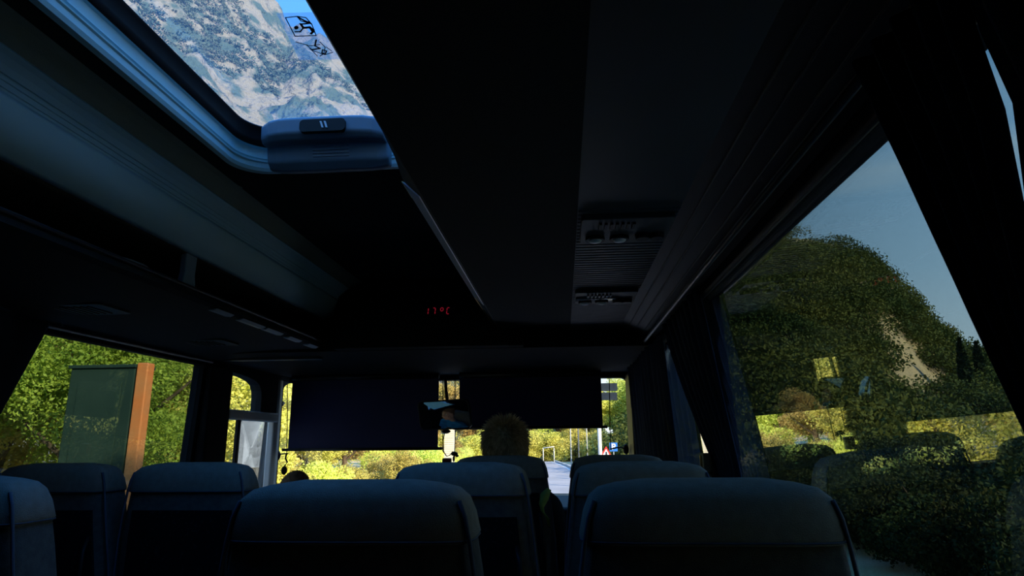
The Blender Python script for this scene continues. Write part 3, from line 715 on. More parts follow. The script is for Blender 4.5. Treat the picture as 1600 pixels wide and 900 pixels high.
m2 = MB(); m2.loft([sq(w_, d_, -1.44, y_, z_) for z_, w_, d_, y_ in ((-.36, .10, .02, 3.25), (-.37, .15, .04, 3.25), (-.40, .18, .05, 3.255), (-.6, .22, .055, 3.27), (-.85, .235, .06, 3.29), (-1.0, .22, .05, 3.31))]); m2.build('backrest', M['seat'], ds, smooth=True)
m2 = MB(); m2.loft([sq(w_, w_, -1.44, 3.54, z_) for z_, w_ in ((-1.0, .20), (-1.01, .235), (-1.06, .245), (-1.11, .235), (-1.12, .2))]); m2.build('seat_cushion', M['seat'], ds, smooth=True)
m2 = MB(); m2.loft([sq(w_, w_, -1.44, 3.54, z_) for z_, w_ in ((-1.12, .12), (-1.40, .15), (-1.45, .20))]); m2.build('pedestal', M['metal'], ds)
# ribbon between the seats
m2 = MB(); pts = [at(858, 764, y=2.46), at(851, 776, y=2.45), at(846, 790, y=2.45), at(848, 800, y=2.46), at(855, 808, y=2.46), at(858, 822, y=2.50)]
wv = [.010, .020, .012, .008, .010, .006]; L1 = []; L2 = []
for p, w_ in zip(pts, wv): L1.append((p.x-w_*.7, p.y, p.z+w_*.5)); L2.append((p.x+w_*.7, p.y+.01, p.z-w_*.5))
m2.loft([[a, b3] for a, b3 in zip(L1, L2)], cap=False, closed=False)
tag(m2.build('green_ribbon', M['green'], solid=.003, smooth=True), 'curled green ribbon hanging on the aisle side of the front-row seat', 'ribbon')

# ------------------------------------------------------------------ people
def figure(name, top, yaw, label, hairm, shirtm, handL, handR, drop, spiky, pitch=0):
    X, Y, Z = top
    root = thing(name, (X, Y, Z-drop), label, 'person')
    hz = Z-.118
    def V(x, y, z): return (X+x, Y+y, Z+z)
    body = MB()
    # head and face
    hm = Matrix.Rotation(yaw, 3, 'Z') @ Matrix.Rotation(pitch, 3, 'X')
    def H(x, y, z): p = hm @ Vector((x, y, z)); return (X+p.x, Y+p.y, hz+p.z)
    body.ell(H(0, -.008, .018), (.074, .092, .098), 24, 18, hm); body.ell(H(0, .020, -.045), (.056, .066, .070), 20, 14, hm)
    body.ell(H(0, .058, -.088), (.024, .020, .018), 12, 8, hm)
    body.caps(H(0, .082, .016), H(0, .104, -.024), .008, .0135); body.ell(H(.012, .092, -.027), (.009, .009, .007), 8, 6); body.ell(H(-.012, .092, -.027), (.009, .009, .007), 8, 6)
    for s in (-1, 1):
        body.caps(H(s*.012, .080, .030), H(s*.048, .066, .030), .0085, .007)
        body.ell(H(s*.044, .062, -.014), (.018, .016, .013), 10, 8)
        body.ell(H(s*.077, -.006, -.006), (.008, .018, .031), 10, 8)
    body.caps(H(-.020, .082, -.055), H(.020, .082, -.055), .0065, .0065); body.caps(H(-.016, .080, -.066), H(.016, .080, -.066), .0065, .0065)
    body.caps(V(0, -.015, -.19), V(0, -.045, -.30), .056, .066)
    # torso
    body.ell(V(0, -.055, -.44), (.165, .105, .17), 20, 14); body.ell(V(0, -.05, -.62), (.15, .11, .15), 20, 14); body.ell(V(0, -.03, -.76), (.165, .12, .095), 20, 14)
    body.caps(V(-.13, -.05, -.32), V(.13, -.05, -.32), .065, .065)
    cloth = MB(); trou = MB()
    cloth.ell(V(0, -.055, -.44), (.18, .118, .18), 20, 14); cloth.ell(V(0, -.05, -.62), (.165, .125, .16), 20, 14); cloth.caps(V(-.14, -.05, -.325), V(.14, -.05, -.325), .076, .076)
    cloth.caps(V(0, -.042, -.27), V(0, -.05, -.33), .066, .09)
    trou.ell(V(0, -.03, -.77), (.178, .132, .10), 20, 14)
    for s, hand in ((-1, handL), (1, handR)):
        sh = V(s*.175, -.05, -.335); hnd = Vector(hand); el = Vector(V(s*.245, .06, -.60)); wr = hnd
        body.caps(sh, el, .050, .040); body.caps(el, wr, .040, .025)
        cloth.caps(sh, el, .062, .052); cloth.caps(el, el.lerp(wr, .85), .052, .036)
        # palm, four fingers and a thumb curling down round what they hold
        fd = (wr-el).normalized(); side = fd.cross(Vector((0, 0, 1))).normalized()*s; dn = fd.cross(side); dn = dn if dn.z < 0 else -dn
        pc = wr+fd*.048; body.ell(pc, (.030, .046, .017), 14, 10, Matrix((side, fd, dn)).transposed())
        for i, (off, ln) in enumerate(((-.027, .030), (-.009, .036), (.009, .034), (.026, .027))):
            a = wr+fd*.086-side*off; b3 = a+fd*ln*.8+dn*ln*.45; c3 = b3+dn*ln*.95+fd*ln*.1; d3 = c3+dn*ln*.45-fd*ln*.5
            body.caps(a-fd*.02, b3, .0098, .009, 8); body.caps(b3, c3, .009, .0082, 8); body.caps(c3, d3, .0082, .0074, 8)
        a = wr+fd*.030+side*-.026*1.0; a = wr+fd*.028-side*.028; b3 = a-side*.026+fd*.030+dn*.010; c3 = b3+fd*.024+dn*.018+side*.004
        body.caps(a, b3, .013, .0105, 8); body.caps(b3, c3, .0105, .0085, 8)
        hp_ = V(s*.095, 0, -.785); kn = V(s*.14, .42, -.765); an = V(s*.14, .44, -drop+.10); toe = V(s*.15, .60, -drop+.045)
        body.caps(hp_, kn, .075, .055); body.caps(kn, an, .052, .036); body.caps(an, toe, .036, .030)
        trou.caps(hp_, kn, .088, .068); trou.caps(kn, (an[0], an[1], an[2]+.02), .066, .052)
        m3 = MB(); m3.caps((an[0], an[1]-.05, an[2]-.055), (toe[0], toe[1], toe[2]-.002), .046, .040); m3.box(toe[0]-.045, toe[0]+.045, an[1]-.09, toe[1]+.035, -drop+Z, -drop+Z+.02); m3.build('shoe', M['black'], root, remesh=.012)
    body.build('body', M['skin'], root, remesh=.0065)
    cloth.build('shirt', shirtm, root, remesh=.012); trou.build('trousers', M['trousers'], root, remesh=.014)
    for s in (-1, 1):
        m3 = MB(); m3.ell(H(s*.030, .0735, .012), (.0125, .010, .0085), 12, 8); ey = m3.build('eye', M['eye'], root, smooth=True)
        m3 = MB(); m3.ell(H(s*.030, .0825, .012), (.005, .003, .005), 10, 6); m3.build('iris', M['iris'], ey, smooth=True)
        m3 = MB(); m3.tube([H(s*.014, .090, .036), H(s*.032, .086, .041), H(s*.050, .070, .036)], [.003, .004, .002], 6); m3.build('eyebrow', hairm, root, smooth=True)
    m3 = MB(); m3.caps(H(-.018, .0865, -.0605), H(.018, .0865, -.0605), .0045, .0045, 8); m3.build('mouth', M['lipskin'], root, smooth=True)
    # hair: a cap fitted to the skull plus many short tapering locks
    hr = MB(); rnd = random.Random(5)
    th = .012 if spiky else .005
    def skull(th_, ph):   # th_: azimuth (0 = face), ph from the crown
        return Vector((math.sin(ph)*math.sin(th_)*(.074+th), -.008+math.sin(ph)*math.cos(th_)*(.092+th), .018+math.cos(ph)*(.098+th)))
    def limit(th_):
        f_ = (1+math.cos(th_))/2
        return R(118)-R(58)*f_**1.5 if not spiky else R(128)-R(66)*f_**1.5
    rings = []
    for j in range(13):
        rg = []
        for i in range(40):
            t_ = 2*math.pi*i/40; ph = limit(t_)*(j/12)*1.0+.02; p = skull(t_, ph)
            p *= 1+(.03*math.sin(7*t_+3*ph)+.02*math.sin(13*t_+9*ph) if spiky else .004*math.sin(11*t_+5*ph)); q_ = hm @ p; rg.append((X+q_.x, Y+q_.y, hz+q_.z))
        rings.append(rg)
    hr.loft(rings)
    nl = 2600 if spiky else 1800
    for i in range(nl):
        t_ = rnd.uniform(0, 2*math.pi); ph = math.acos(1-rnd.random()*(1-math.cos(limit(t_))))
        p = skull(t_, ph); nrm_ = Vector((p.x/.0055, (p.y+.008)/.0085, (p.z-.018)/.0096)).normalized()
        down = Vector((0, 0, -1)); down = (down-nrm_*down.dot(nrm_))
        if down.length > 1e-3: down.normalize()
        crown = max(0, math.cos(ph))
        if spiky:
            ln = rnd.uniform(.022, .038)*(1+.35*crown); wild = rnd.uniform(-.5, .5)
            d_ = nrm_*(.12+.95*crown**1.5+rnd.uniform(0, .22))+down*(1.1-.9*crown)+Vector((wild*.6, rnd.uniform(-.3, .3), rnd.uniform(-.1, .3)))
            wd = rnd.uniform(.0016, .0030)
        else:
            ln = rnd.uniform(.006, .011); d_ = nrm_*.5+down+Vector((rnd.uniform(-.3, .3),)*3); wd = .0013
        d_.normalize(); q0 = p-nrm_*.004; q1 = p+d_*ln*.55; q2 = q1+(d_+down*.35).normalized()*ln*.45
        pts_ = [hm @ q for q in (q0, q1, q2)]
        hr.tube([(X+q.x, Y+q.y, hz+q.z) for q in pts_], [wd, wd*.75, .0002], 3)
    hr.build('hair', hairm, root, smooth=True)
    return root
figure('person', (-.243, 2.765, .066), R(-6), 'person with tousled blond hair seen from behind, sitting in the front-row seat', M['blond'], M['greyshirt'],
       (-.36, 3.05, -.62), (-.12, 3.06, -.62), 1.263, True)
figure('person', (-1.44, 3.50, -.150), R(4), 'person driving, short brown hair and blue shirt, low behind the windscreen at the left', M['brownhair'], M['blueshirt'],
       (-1.62, 3.83, -.62), (-1.26, 3.83, -.62), 1.298, False, R(14))

# ------------------------------------------------------------------ outside: mirror on the bus
em = thing('exterior_mirror', (-2.35, 4.75, -.5), 'tall exterior mirror seen through the cab side window', 'mirror')
ec = Vector(at(393, 705, y=4.75)); 
v1 = (-ec).normalized(); v2 = Vector((-.28, -1, .03)).normalized(); en = (v1+v2).normalized(); ex = Vector((-en.y, en.x, 0)).normalized(); ex = ex if ex.x > 0 else -ex; ez = Vector((0, 0, 1))
P2 = rrect(-.105, .105, -.24, .24, .035, 6)
m2 = MB(); m2.loft([[ec+ex*x*k_+ez*y*k_+en*o_2 for x, y in P2] for k_, o_2 in ((.7, -.10), (.98, -.04), (1, 0), (1, .01), (.96, .012))]); m2.build('housing', M['black'], em)
m2 = MB(); m2.loft([[ec+ex*x*k_+ez*y*k_+en*.016 for x, y in P2] for k_ in (.94, .5, .1)]); m2.build('mirror_glass', M['mirror'], em)
m2 = MB(); m2.tube([ec+ez*.22-en*.04, ec+ez*.42-en*.02, (-2.15, 4.78, .25), (-2.05, 4.63, .28)], .016, 8); m2.build('arm', M['black'], em, smooth=True)
# roof skin and outer body so the bus stands closed on its wheels
b = MB().box(-2.10, HX0-.02, YB-.06, YF+.06, .90, .93); b.box(HX1+.02, .58, YB-.06, YF+.06, .90, .93); b.box(HX0-.02, HX1+.02, YB-.06, HY0-.02, .90, .93); b.box(HX0-.02, HX1+.02, HY1+.02, YF+.06, .90, .93)
b.box(-2.10, .58, YB-.06, YF+.05, -1.62, -1.5)
struct(b.build('trim_10', M['paint']), 'white outer roof skin and underside of the bus')
# ------------------------------------------------------------------ outside: ground, road
def road_c(y):     # the road's centre line bends to the left far ahead
    return -2.3-.0010*max(0, y-18)**2*1.0
gm = MB(); ys = [-60, -20, 0, 10, 20, 30, 40, 50, 60, 72, 85, 100, 130, 170, 260, 700]
gm.loft([[(-900, y, GROUND-.1), (900, y, GROUND-.1)] for y in ys], cap=False, closed=False)
tag(gm.build('ground', M['dry']), 'dry grass ground spreading either side of the road', 'ground', kind='structure')
ys = list(np.linspace(-60, 75, 46))
b = MB(); b.loft([[(road_c(y)-3.6, y, GROUND), (road_c(y)+4.4, y, GROUND), (road_c(y)+4.4, y, GROUND-.12), (road_c(y)-3.6, y, GROUND-.12)] for y in ys]); tag(b.build('road', M['road']), 'grey asphalt road curving ahead of the bus', 'road', kind='structure')
b = MB()
for off, wd in ((-3.3, .14), (.35, .14), (4.0, .14)):
    b.loft([[(road_c(y)+off, y, GROUND+.006), (road_c(y)+off+wd, y, GROUND+.006), (road_c(y)+off+wd, y, GROUND-.01), (road_c(y)+off, y, GROUND-.01)] for y in ys])
tag(b.build('road_line', M['line']), 'white painted lines along the road', 'road marking', kind='structure')
for s, off in ((1, 4.4), (-1, -3.85)):
    b = MB(); b.loft([[(road_c(y)+off, y, GROUND+.12), (road_c(y)+off+.25, y, GROUND+.12), (road_c(y)+off+.25, y, GROUND-.1), (road_c(y)+off, y, GROUND-.1)] for y in ys])
    tag(b.build('kerb', M['kerb']), 'pale kerb stones along the %s edge of the road' % ('right' if s > 0 else 'left'), 'kerb')

# ------------------------------------------------------------------ trees
def leaf_quads(centers, size, up=.4):
    n = len(centers); a = rng.normal(size=(n, 3)); a /= np.linalg.norm(a, axis=1)[:, None]
    b = rng.normal(size=(n, 3)); b -= (a*b).sum(1)[:, None]*a; b /= np.linalg.norm(b, axis=1)[:, None]
    s = rng.uniform(.6, 1.25, (n, 1))*size
    v = np.stack([centers-a*s*.62, centers-b*s*.36+a*s*.05, centers+a*s*.62, centers+b*s*.36+a*s*.05], 1).reshape(-1, 3)
    return v
def quad_mesh(name, v, m):
    n = len(v)//4; me = bpy.data.meshes.new(name); me.vertices.add(len(v)); me.vertices.foreach_set('co', v.astype(np.float32).ravel())
    me.loops.add(4*n); me.loops.foreach_set('vertex_index', np.arange(4*n, dtype=np.int32)); me.polygons.add(n)
    me.polygons.foreach_set('loop_start', np.arange(0, 4*n, 4, dtype=np.int32)); me.polygons.foreach_set('loop_total', np.full(n, 4, dtype=np.int32))
    me.update(calc_edges=True); me.materials.append(m); return me
def crown_pts(n, clumps, rx, rz, zc, cr_):
    c = rng.normal(size=(clumps, 3)); c /= np.linalg.norm(c, axis=1)[:, None]; c *= rng.uniform(.35, 1, (clumps, 1))
    c = c*np.array([rx, rx, rz])+np.array([0, 0, zc])
    k = rng.integers(0, clumps, n); d = rng.normal(size=(n, 3)); d /= np.linalg.norm(d, axis=1)[:, None]
    return c[k]+d*(rng.uniform(.55, 1.0, (n, 1)))*cr_*rng.uniform(.7, 1.25, (clumps, 1))[k]*np.array([1, 1, .8])
def trunk(h_, r):
    mb = MB(); mb.tube([(0, 0, -.2), (.05, .02, h_*.3), (-.04, .05, h_*.6), (.03, 0, h_*.85)], [r, r*.8, r*.55, r*.25], 8)
    for k in range(5):
        a = k*2.4; z = h_*(.3+.09*k); mb.tube([(0, 0, z), (math.cos(a)*h_*.16, math.sin(a)*h_*.16, z+h_*.16), (math.cos(a)*h_*.26, math.sin(a)*h_*.26, z+h_*.26)], [r*.4, r*.25, r*.1], 6)
    return mb
TREES = {}
def make_tree(kind, m, h_, rx, rz, n, clumps, cr_, size):
    me = quad_mesh('crown', leaf_quads(crown_pts(n, clumps, rx, rz, h_-rz-.3, cr_), size), m)
    mb = trunk(h_*.85, .05+.018*h_); o = mb.build('trunk', M['bark']); tm = o.data; bpy.data.objects.remove(o)
    TREES[kind] = (me, tm)
make_tree('tallA', M['leafA'], 7.0, 1.9, 2.9, 26000, 34, .75, .095)
make_tree('tallB', M['leafB'], 7.5, 2.1, 3.2, 28000, 34, .8, .10)
make_tree('tallC', M['leafC'], 6.5, 1.9, 2.7, 24000, 32, .75, .095)
make_tree('tallG', M['leafG'], 7.5, 2.1, 3.2, 42000, 38, .8, .07)
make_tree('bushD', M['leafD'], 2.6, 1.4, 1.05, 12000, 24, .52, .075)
make_tree('bushA', M['leafA'], 2.6, 1.3, 1.05, 12000, 24, .5, .07)
make_tree('bushB', M['leafB'], 2.8, 1.4, 1.15, 12000, 24, .52, .075)
def tree(kind, x, y, s, label, cat='tree', group=None, nm=None, z=None):
    t = bpy.data.objects.new(nm or ('roadside_bush' if kind.startswith('bush') else 'roadside_tree'), None); COL.objects.link(t)
    t.location = (x, y, GROUND-(.55*s if kind.startswith('bush') else .1)); t.rotation_euler = (0, 0, random.uniform(0, 6.28)); t.scale = (s, s, s*random.uniform(.92, 1.08))
    tag(t, label, cat, group)
    me, tm = TREES[kind]
    for n_, d_ in (('crown', me), ('trunk', tm)):
        o = bpy.data.objects.new(n_, d_); COL.objects.link(o); o.parent = t
    return t
GL = 'trees lining the left roadside'
# left side, near the side window
spots = [('tallG', -10.2, 7.4, 1.0), ('tallG', -8.9, 12.0, .95), ('tallC', -11.6, 12.8, 1.0), ('tallG', -11.2, 10.2, 1.0), ('tallB', -9.2, 14.6, .95), ('tallC', -11.5, 17.5, 1.05), ('tallC', -9.4, 19.5, .9), ('tallB', -12.0, 22.5, 1.1),
         ('tallA', -9.8, 24.5, .85), ('tallC', -12.5, 28, 1.0), ('tallA', -10.5, 31, .9), ('tallA', -13.2, 35, 1.1), ('tallB', -11.6, 39, .95), ('tallC', -14.5, 43, 1.1), ('tallA', -12.8, 47, .95),
         ('tallB', -16, 52, 1.1), ('tallA', -13.6, 56, 1.0), ('tallA', -17, 62, 1.2), ('tallC', -14.5, 67, 1.1)]
for i, (k_, x, y, s) in enumerate(spots):
    tree(k_, x, y, s, 'leafy yellow-green roadside tree seen through the left windows or the windscreen left half' , 'tree', GL)
GB = 'bushes along the left verge'
for i in range(16):
    y = 17+i*3.3; tree(['bushA', 'bushB', 'bushA'][i % 3], road_c(y)-5.2-random.uniform(0, 1.3)-(.7 if y < 24 else 0), y, random.uniform(.75, 1.15), 'sunlit green bush on the dry left verge below the left blind', 'bush', GB)
GF = 'tree wall closing the view beyond the road bend'
for i in range(17):
    x = -30+i*3.7; y = 84+abs(i-7)*.8+random.uniform(-2, 2); tree(['tallA', 'tallC', 'tallA', 'tallB'][i % 4], x, y, random.uniform(1.6, 1.95), 'tall yellow-green tree in the belt beyond the road bend', 'tree', GF)
for i in range(17):
    x = -17+i*2.3; tree('bushA' if i % 4 else 'bushB', x, 78+random.uniform(-1.5, 1.5), random.uniform(1.5, 2.1), 'rounded bush at the foot of the tree belt beyond the bend', 'bush', 'bushes beyond the road bend')
GR = 'trees on the right verge'
for (k_, x, y, s) in (('tallA', 13.5, 58, 1.1), ('tallC', 16.5, 47, 1.0)):
    tree(k_, x, y, s, 'sunny tree on the right verge seen right of the right blind', 'tree', GR)
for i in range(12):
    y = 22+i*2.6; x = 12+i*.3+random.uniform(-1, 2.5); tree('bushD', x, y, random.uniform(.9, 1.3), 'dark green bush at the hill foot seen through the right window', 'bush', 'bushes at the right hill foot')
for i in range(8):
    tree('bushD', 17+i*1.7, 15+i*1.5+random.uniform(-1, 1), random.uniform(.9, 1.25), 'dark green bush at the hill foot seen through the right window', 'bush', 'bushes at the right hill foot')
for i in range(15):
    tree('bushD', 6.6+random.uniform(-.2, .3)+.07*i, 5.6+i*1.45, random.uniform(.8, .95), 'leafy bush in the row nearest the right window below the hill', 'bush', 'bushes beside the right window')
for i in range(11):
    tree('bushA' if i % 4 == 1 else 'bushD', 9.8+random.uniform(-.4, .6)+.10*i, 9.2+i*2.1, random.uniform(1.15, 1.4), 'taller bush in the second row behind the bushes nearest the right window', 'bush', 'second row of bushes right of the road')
for (x, y) in ((6.2, -12.5), (6.6, -9.0), (6.3, -5.6), (6.8, -2.2), (9.4, -10.8), (9.6, -7.4), (9.4, -4.0)):  # out-of-view trees added to keep sun off the windows and hatch
    tree('tallB', x, y, 1.3, 'unseen tall dense tree added right of the bus to shade it', 'tree', 'unseen trees added to shade the bus')
for (x, y) in ((8.2, -9.2), (8.6, -4.9), (12.0, -8.0), (8.0, -13.5), (8.3, -7.0)):  # taller unseen trees added to stop sun coming through the hatch
    tree('tallB', x, y, 1.75, 'unseen tall dense tree added right of the bus to shade it', 'tree', 'unseen trees added to shade the bus')

# booth with orange corner post outside the left window
bd = 9.0
a = at(112, 571, y=bd); c = at(212, 574, y=bd)
t = thing('roadside_booth', ((a.x+c.x)/2, bd+.2, GROUND), 'dark green roadside booth outside the left window', 'booth')
MB().box(a.x, c.x, bd, bd+.42, GROUND-.1, a.z-.05).build('body', M['booth'], t, bevel=.02)
MB().box(a.x-.03, c.x+.02, bd-.03, bd+.45, a.z-.05, a.z).build('roof', M['booth'], t, bevel=.01)
MB().box(a.x+.15, c.x-.18, bd-.015, bd, GROUND+.1, a.z-.25).build('door_panel', M['booth'], t, bevel=.006)
o = MB().box(c.x+.03, c.x+.20, bd-.02, bd+.15, GROUND-.1, a.z+.02).build('orange_post', M['orange'], None, bevel=.02)
tag(o, 'orange square post standing at the corner of the dark green booth', 'post')

# signs and posts ahead
def post(px, pyt, pyb, d, r, label, m='post'):
    p = at(px, pyb, y=d); tp = at(px, pyt, y=d)
    m2 = MB(); m2.tube([(p.x, d, GROUND-.1), (p.x, d, tp.z)], [r, r*.8], 10); m2.build
    return tag(m2.build('lamp_post' if tp.z > 1 else 'sign_post', M[m], smooth=True), label, 'post')
post(893, 560, 730, 56, .055, 'thin pale post by the road edge, leftmost of the posts under the right blind')
post(905, 560, 722, 60, .075, 'grey post between the two thin pale posts', 'steel')
post(918, 560, 715, 64, .06, 'thin pale post set back, just right of the grey post')
pp = at(937.5, 700, y=34)
t = thing('panel_sign', (pp.x, 34, GROUND), 'thick white post carrying two dark panels, right of the right blind', 'sign')
m2 = MB(); m2.tube([(pp.x, 34, GROUND-.1), (pp.x, 34, at(937, 595, y=34).z)], .10, 12); m2.build('post', M['signwhite'], t, smooth=True)
for y0, y1 in ((598.5, 611), (613, 625.5)):
    a = at(938, y1, y=33.85); c = at(964, y0, y=33.85); MB().box(a.x, c.x, 33.82, 33.88, a.z, c.z).build('panel', M['signback'], t, bevel=.01)
t = thing('warning_sign', (at(946, 710, y=40).x, 40, GROUND), 'red-bordered white triangle warning sign on the right roadside', 'sign')
A3 = at(947, 697, y=40); B3 = at(957, 715, y=40); C3 = at(937, 715, y=40)
def tri(k_, y0, y1, m, nm):
    cx = (A3.x+B3.x+C3.x)/3; cz = (A3.z+B3.z+C3.z)/3
    MB().prism([(cx+(p.x-cx)*k_, cz+(p.z-cz)*k_) for p in (A3, B3, C3)], 'y', y0, y1).build(nm, M[m], t)
tri(1.0, 40, 40.03, 'signred', 'border'); tri(.62, 39.985, 40.0, 'signwhite', 'face')
cx = A3.x; cz = (A3.z+B3.z*2)/3
m2 = MB(); m2.box(cx-.04, cx+.04, 39.96, 39.985, cz-.10, cz+.12); m2.box(cx-.09, cx+.09, 39.96, 39.985, cz-.13, cz-.08); m2.build('symbol', M['ink'], t)
m2 = MB(); m2.tube([(cx, 40.06, GROUND-.1), (cx, 40.06, A3.z-.1)], .035, 8); m2.build('post', M['steel'], t, smooth=True)
a = at(952.5, 705.5, y=42); c = at(964.5, 691.5, y=42)
t = thing('parking_sign', ((a.x+c.x)/2, 42, GROUND), 'blue square parking sign with white P beyond the warning triangle', 'sign')
MB().box(a.x, c.x, 42, 42.03, a.z, c.z).build('plate', M['signblue'], t, bevel=.01)
cu = bpy.data.curves.new('letter', 'FONT'); cu.body = 'P'; cu.size = .52; cu.extrude = .01; cu.offset = .012; cu.align_x = 'CENTER'; cu.align_y = 'CENTER'
tmp = bpy.data.objects.new('tmp', cu); COL.objects.link(tmp); dg = bpy.context.evaluated_depsgraph_get(); me = bpy.data.meshes.new_from_object(tmp.evaluated_get(dg)); bpy.data.objects.remove(tmp)
me.transform(Matrix.Translation(((a.x+c.x)/2+0-t.location.x, 41.98-42, (a.z+c.z)/2-GROUND)) @ Matrix.Rotation(R(90), 4, 'X'))
me.materials.clear(); me.materials.append(M['signwhite']); o = bpy.data.objects.new('letter', me); COL.objects.link(o); o.parent = t
m2 = MB(); m2.tube([((a.x+c.x)/2, 42.06, GROUND-.1), ((a.x+c.x)/2, 42.06, c.z)], .035, 8); m2.build('post', M['steel'], t, smooth=True)
# cream ribbed pillar seen under the interior mirror
a = at(694, 722, y=26); c = at(709, 640, y=26)
m2 = MB(); m2.box(a.x, c.x, 26, 26.35, GROUND-.1, c.z)
z = GROUND
while z < c.z-.1:
    m2.box(a.x-.012, c.x+.012, 25.985, 26.36, z, z+.05); z += .085
tag(m2.build('ribbed_pillar', M['cream']), 'cream ribbed pillar beyond the windscreen under the interior mirror', 'pillar')
# guard rail posts on the far left of the bend
t = thing('bus_stop_frame', (at(850, 722, y=70).x, 70, GROUND), 'small pale rail frame by the far bend left of the posts', 'frame')
for px in (849, 866):
    p = at(px, 720, y=70); m2 = MB(); m2.tube([(p.x, 70, GROUND-.1), (p.x, 70, at(px, 700, y=70).z)], .045, 8); m2.build('upright', M['post'], t, smooth=True)
m2 = MB(); m2.tube([tuple(at(849, 700, y=70)), tuple(at(866, 698, y=70))], .045, 8); m2.build('top_bar', M['post'], t, smooth=True)

# ------------------------------------------------------------------ hills
def vnoise(x, y, seed):
    r2_ = np.random.default_rng(seed); G = r2_.random((256, 256)); xi = np.floor(x).astype(int); yi = np.floor(y).astype(int); fx = x-xi; fy = y-yi
    fx = fx*fx*(3-2*fx); fy = fy*fy*(3-2*fy); g = lambda a, b: G[a % 256, b % 256]
    return (g(xi, yi)*(1-fx)+g(xi+1, yi)*fx)*(1-fy)+(g(xi, yi+1)*(1-fx)+g(xi+1, yi+1)*fx)*fy
def fbm(x, y, s, oct_=6, seed=1, ridged=False):
    t_ = 0; a = 1; n_ = 0
    for o in range(oct_):
        v = vnoise(x/s+17.3*o, y/s+5.1*o, seed+o); v = 1-abs(2*v-1) if ridged else v
        t_ = t_+a*v; n_ += a; a *= .56; s = s/2.03
    return t_/n_
def hill_surface(sil, r0_, rr_, r1_, amp, scale, na, nr, seed, power, back=.6):
    az = np.array([math.atan2(ray(*p).x, ray(*p).y) for p in sil]); el = np.array([ray(*p).z/math.hypot(ray(*p).x, ray(*p).y) for p in sil])
    i = np.argsort(az); az = az[i]; el = el[i]
    TH = np.linspace(az[0], az[-1], na); E = np.interp(TH, az, el); RR = np.concatenate([np.linspace(r0_, rr_, int(nr*.8)), np.linspace(rr_, r1_, int(nr*.2)+1)[1:]])
    T, Q = np.meshgrid(TH, RR, indexing='ij'); X = np.sin(T)*Q; Y = np.cos(T)*Q
    t = np.clip((Q-r0_)/(rr_-r0_), 0, 1); up = t**power
    H = (E*rr_)[:, None]; base = GROUND-.3
    Z = base+(H-base)*up
    Z = np.where(Q > rr_, Z-(Q-rr_)*back, Z)
    nz = fbm(X, Y, scale, 7, seed, True)-.62
    Z = Z+nz*amp*np.clip(t*3, 0, 1)
    return X, Y, Z
def hill_obj(name, X, Y, Z, m):
    a, b = X.shape; v = np.stack([X, Y, Z], -1).reshape(-1, 3); idx = np.arange(a*b).reshape(a, b)
    f = np.stack([idx[:-1, :-1], idx[1:, :-1], idx[1:, 1:], idx[:-1, 1:]], -1).reshape(-1)
    me = bpy.data.meshes.new(name); me.vertices.add(len(v)); me.vertices.foreach_set('co', v.astype(np.float32).ravel()); n = len(f)//4
    me.loops.add(4*n); me.loops.foreach_set('vertex_index', f.astype(np.int32)); me.polygons.add(n)
    me.polygons.foreach_set('loop_start', np.arange(0, 4*n, 4, dtype=np.int32)); me.polygons.foreach_set('loop_total', np.full(n, 4, dtype=np.int32))
    me.update(calc_edges=True); me.materials.append(m); o = bpy.data.objects.new(name, me); COL.objects.link(o)
    bm = bmesh.new(); bm.from_mesh(me); bmesh.ops.recalc_face_normals(bm, faces=bm.faces); bm.to_mesh(me); bm.free()
    me.polygons.foreach_set('use_smooth', [True]*n)
    return o
def scrub(name, X, Y, Z, count, rad, per, size, m, seed, mask=None, squash=.75):
    g = np.random.default_rng(seed); a, b = X.shape; C_ = []
    i = g.integers(0, a, count*3); j = (np.sqrt(g.random(count*3))*(b*.84)).astype(int)
    p = np.stack([X[i, j], Y[i, j], Z[i, j]], -1)
    if mask is not None: keep = mask(p); p = p[keep]
    p = p[:count]; n = len(p); r = g.uniform(.5, 1.3, n)*rad
    k = np.repeat(np.arange(n), per); d = g.normal(size=(n*per, 3)); d /= np.linalg.norm(d, axis=1)[:, None]; d[:, 2] = np.abs(d[:, 2])*1.2-.15
    c = p[k]+d*(r[k]*g.uniform(.65, 1.0, n*per))[:, None]*np.array([1, 1, squash])+np.array([0, 0, .25])*r[k][:, None]
    me = quad_mesh(name, leaf_quads(c, size), m); o = bpy.data.objects.new(name, me); COL.objects.link(o); return o
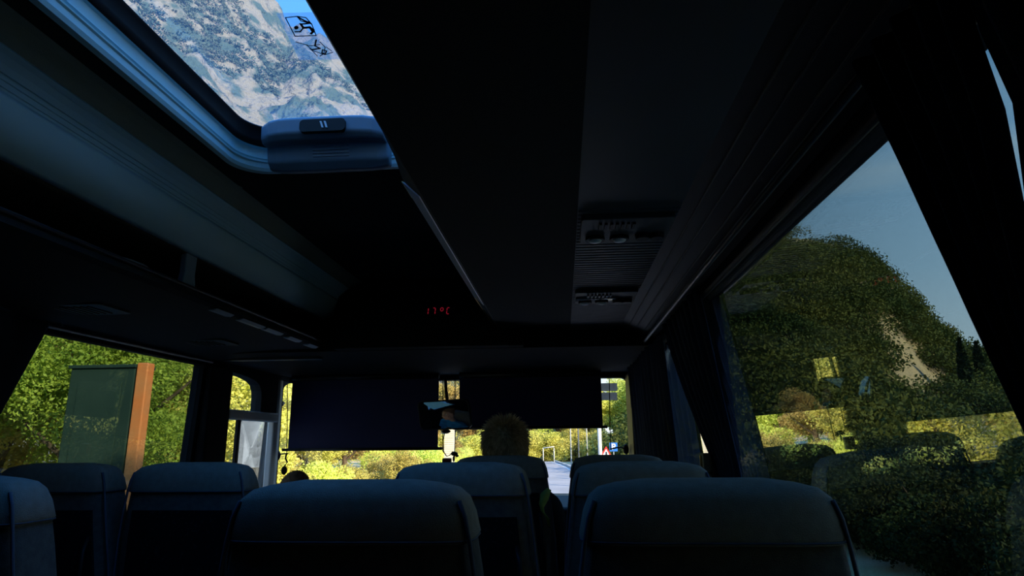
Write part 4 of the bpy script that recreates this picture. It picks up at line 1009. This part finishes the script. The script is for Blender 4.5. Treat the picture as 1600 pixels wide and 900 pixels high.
# right hill
sil = [(960, 672), (1010, 655), (1055, 610), (1085, 490), (1108, 415), (1132, 372), (1160, 354), (1215, 352), (1262, 356), (1300, 372), (1345, 400), (1385, 430), (1415, 465), (1440, 500), (1475, 528), (1510, 552), (1545, 570), (1580, 590), (1640, 610), (1760, 640)]
X, Y, Z = hill_surface(sil, 40, 150, 230, 9, 42, 340, 150, 3, 1.35)
tag(hill_obj('scrubby_hill', X, Y, Z, M['hill']), 'steep scrub-covered hill with bare rock patches outside the right window', 'hill', kind='structure')
tag(scrub('hill_scrub', X, Y, Z, 3600, 2.9, 160, .34, M['hillscrub'], 5, mask=lambda p: fbm(p[:, 0], p[:, 1], 26, 3, 9) < .53), 'dark green shrubs covering the right hill', 'shrubs', kind='stuff')
def ground_z(x, y):
    k = np.argmin((X-x)**2+(Y-y)**2); return float(Z.ravel()[k])
mb_pts = {}
def cypress(px, pyt, d, label):
    v = ray(px, pyt); s = d/math.hypot(v.x, v.y); top = v*s; gz = ground_z(top.x, top.y); h_ = min(max(5, top.z-gz+1), 12)
    n = 2600; z = rng.random(n)**.8; rad = .085*h_*np.sin(np.clip(z*1.02+.03, 0, 1)*math.pi)**.6*(1-.35*z); a = rng.uniform(0, 2*math.pi, n)
    c = np.stack([np.cos(a)*rad, np.sin(a)*rad, z*h_], -1)
    t = bpy.data.objects.new('cypress', None); COL.objects.link(t); t.location = (top.x, top.y, top.z-h_); tag(t, label, 'tree')
    o = bpy.data.objects.new('crown', quad_mesh('crown', leaf_quads(c, .45), M['cypress'])); COL.objects.link(o); o.parent = t
    m3 = MB(); m3.tube([(0, 0, -1), (0, 0, h_*.8)], [.22, .08], 8); tr_ = m3.build('trunk', M['bark']); tr_.parent = t
cypress(1498, 528, 98, 'taller dark cypress on the hill foot, left of the two')
cypress(1524, 534, 110, 'slimmer dark cypress on the hill foot against the sky, right of the two')
# left mountain
sil = [(-700, 150), (-400, -100), (-150, -260), (60, -330), (220, -200), (320, -110), (392, -35), (430, 6), (452, 27), (470, 22), (500, 30), (560, 90), (640, 190), (720, 330), (800, 480), (900, 610)]
X, Y, Z = hill_surface(sil, 110, 420, 620, 52, 80, 700, 480, 21, 1.15)
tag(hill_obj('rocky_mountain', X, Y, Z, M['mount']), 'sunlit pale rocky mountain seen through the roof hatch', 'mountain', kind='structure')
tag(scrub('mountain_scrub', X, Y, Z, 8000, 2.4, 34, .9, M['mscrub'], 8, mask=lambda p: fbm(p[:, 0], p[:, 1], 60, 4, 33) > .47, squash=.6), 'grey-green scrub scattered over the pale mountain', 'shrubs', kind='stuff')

# ------------------------------------------------------------------ lift everything so the bus floor is the zero level
for o in COL.objects:
    if o.parent is None: o.location.z += EYE
    if '_at' in o: del o['_at']
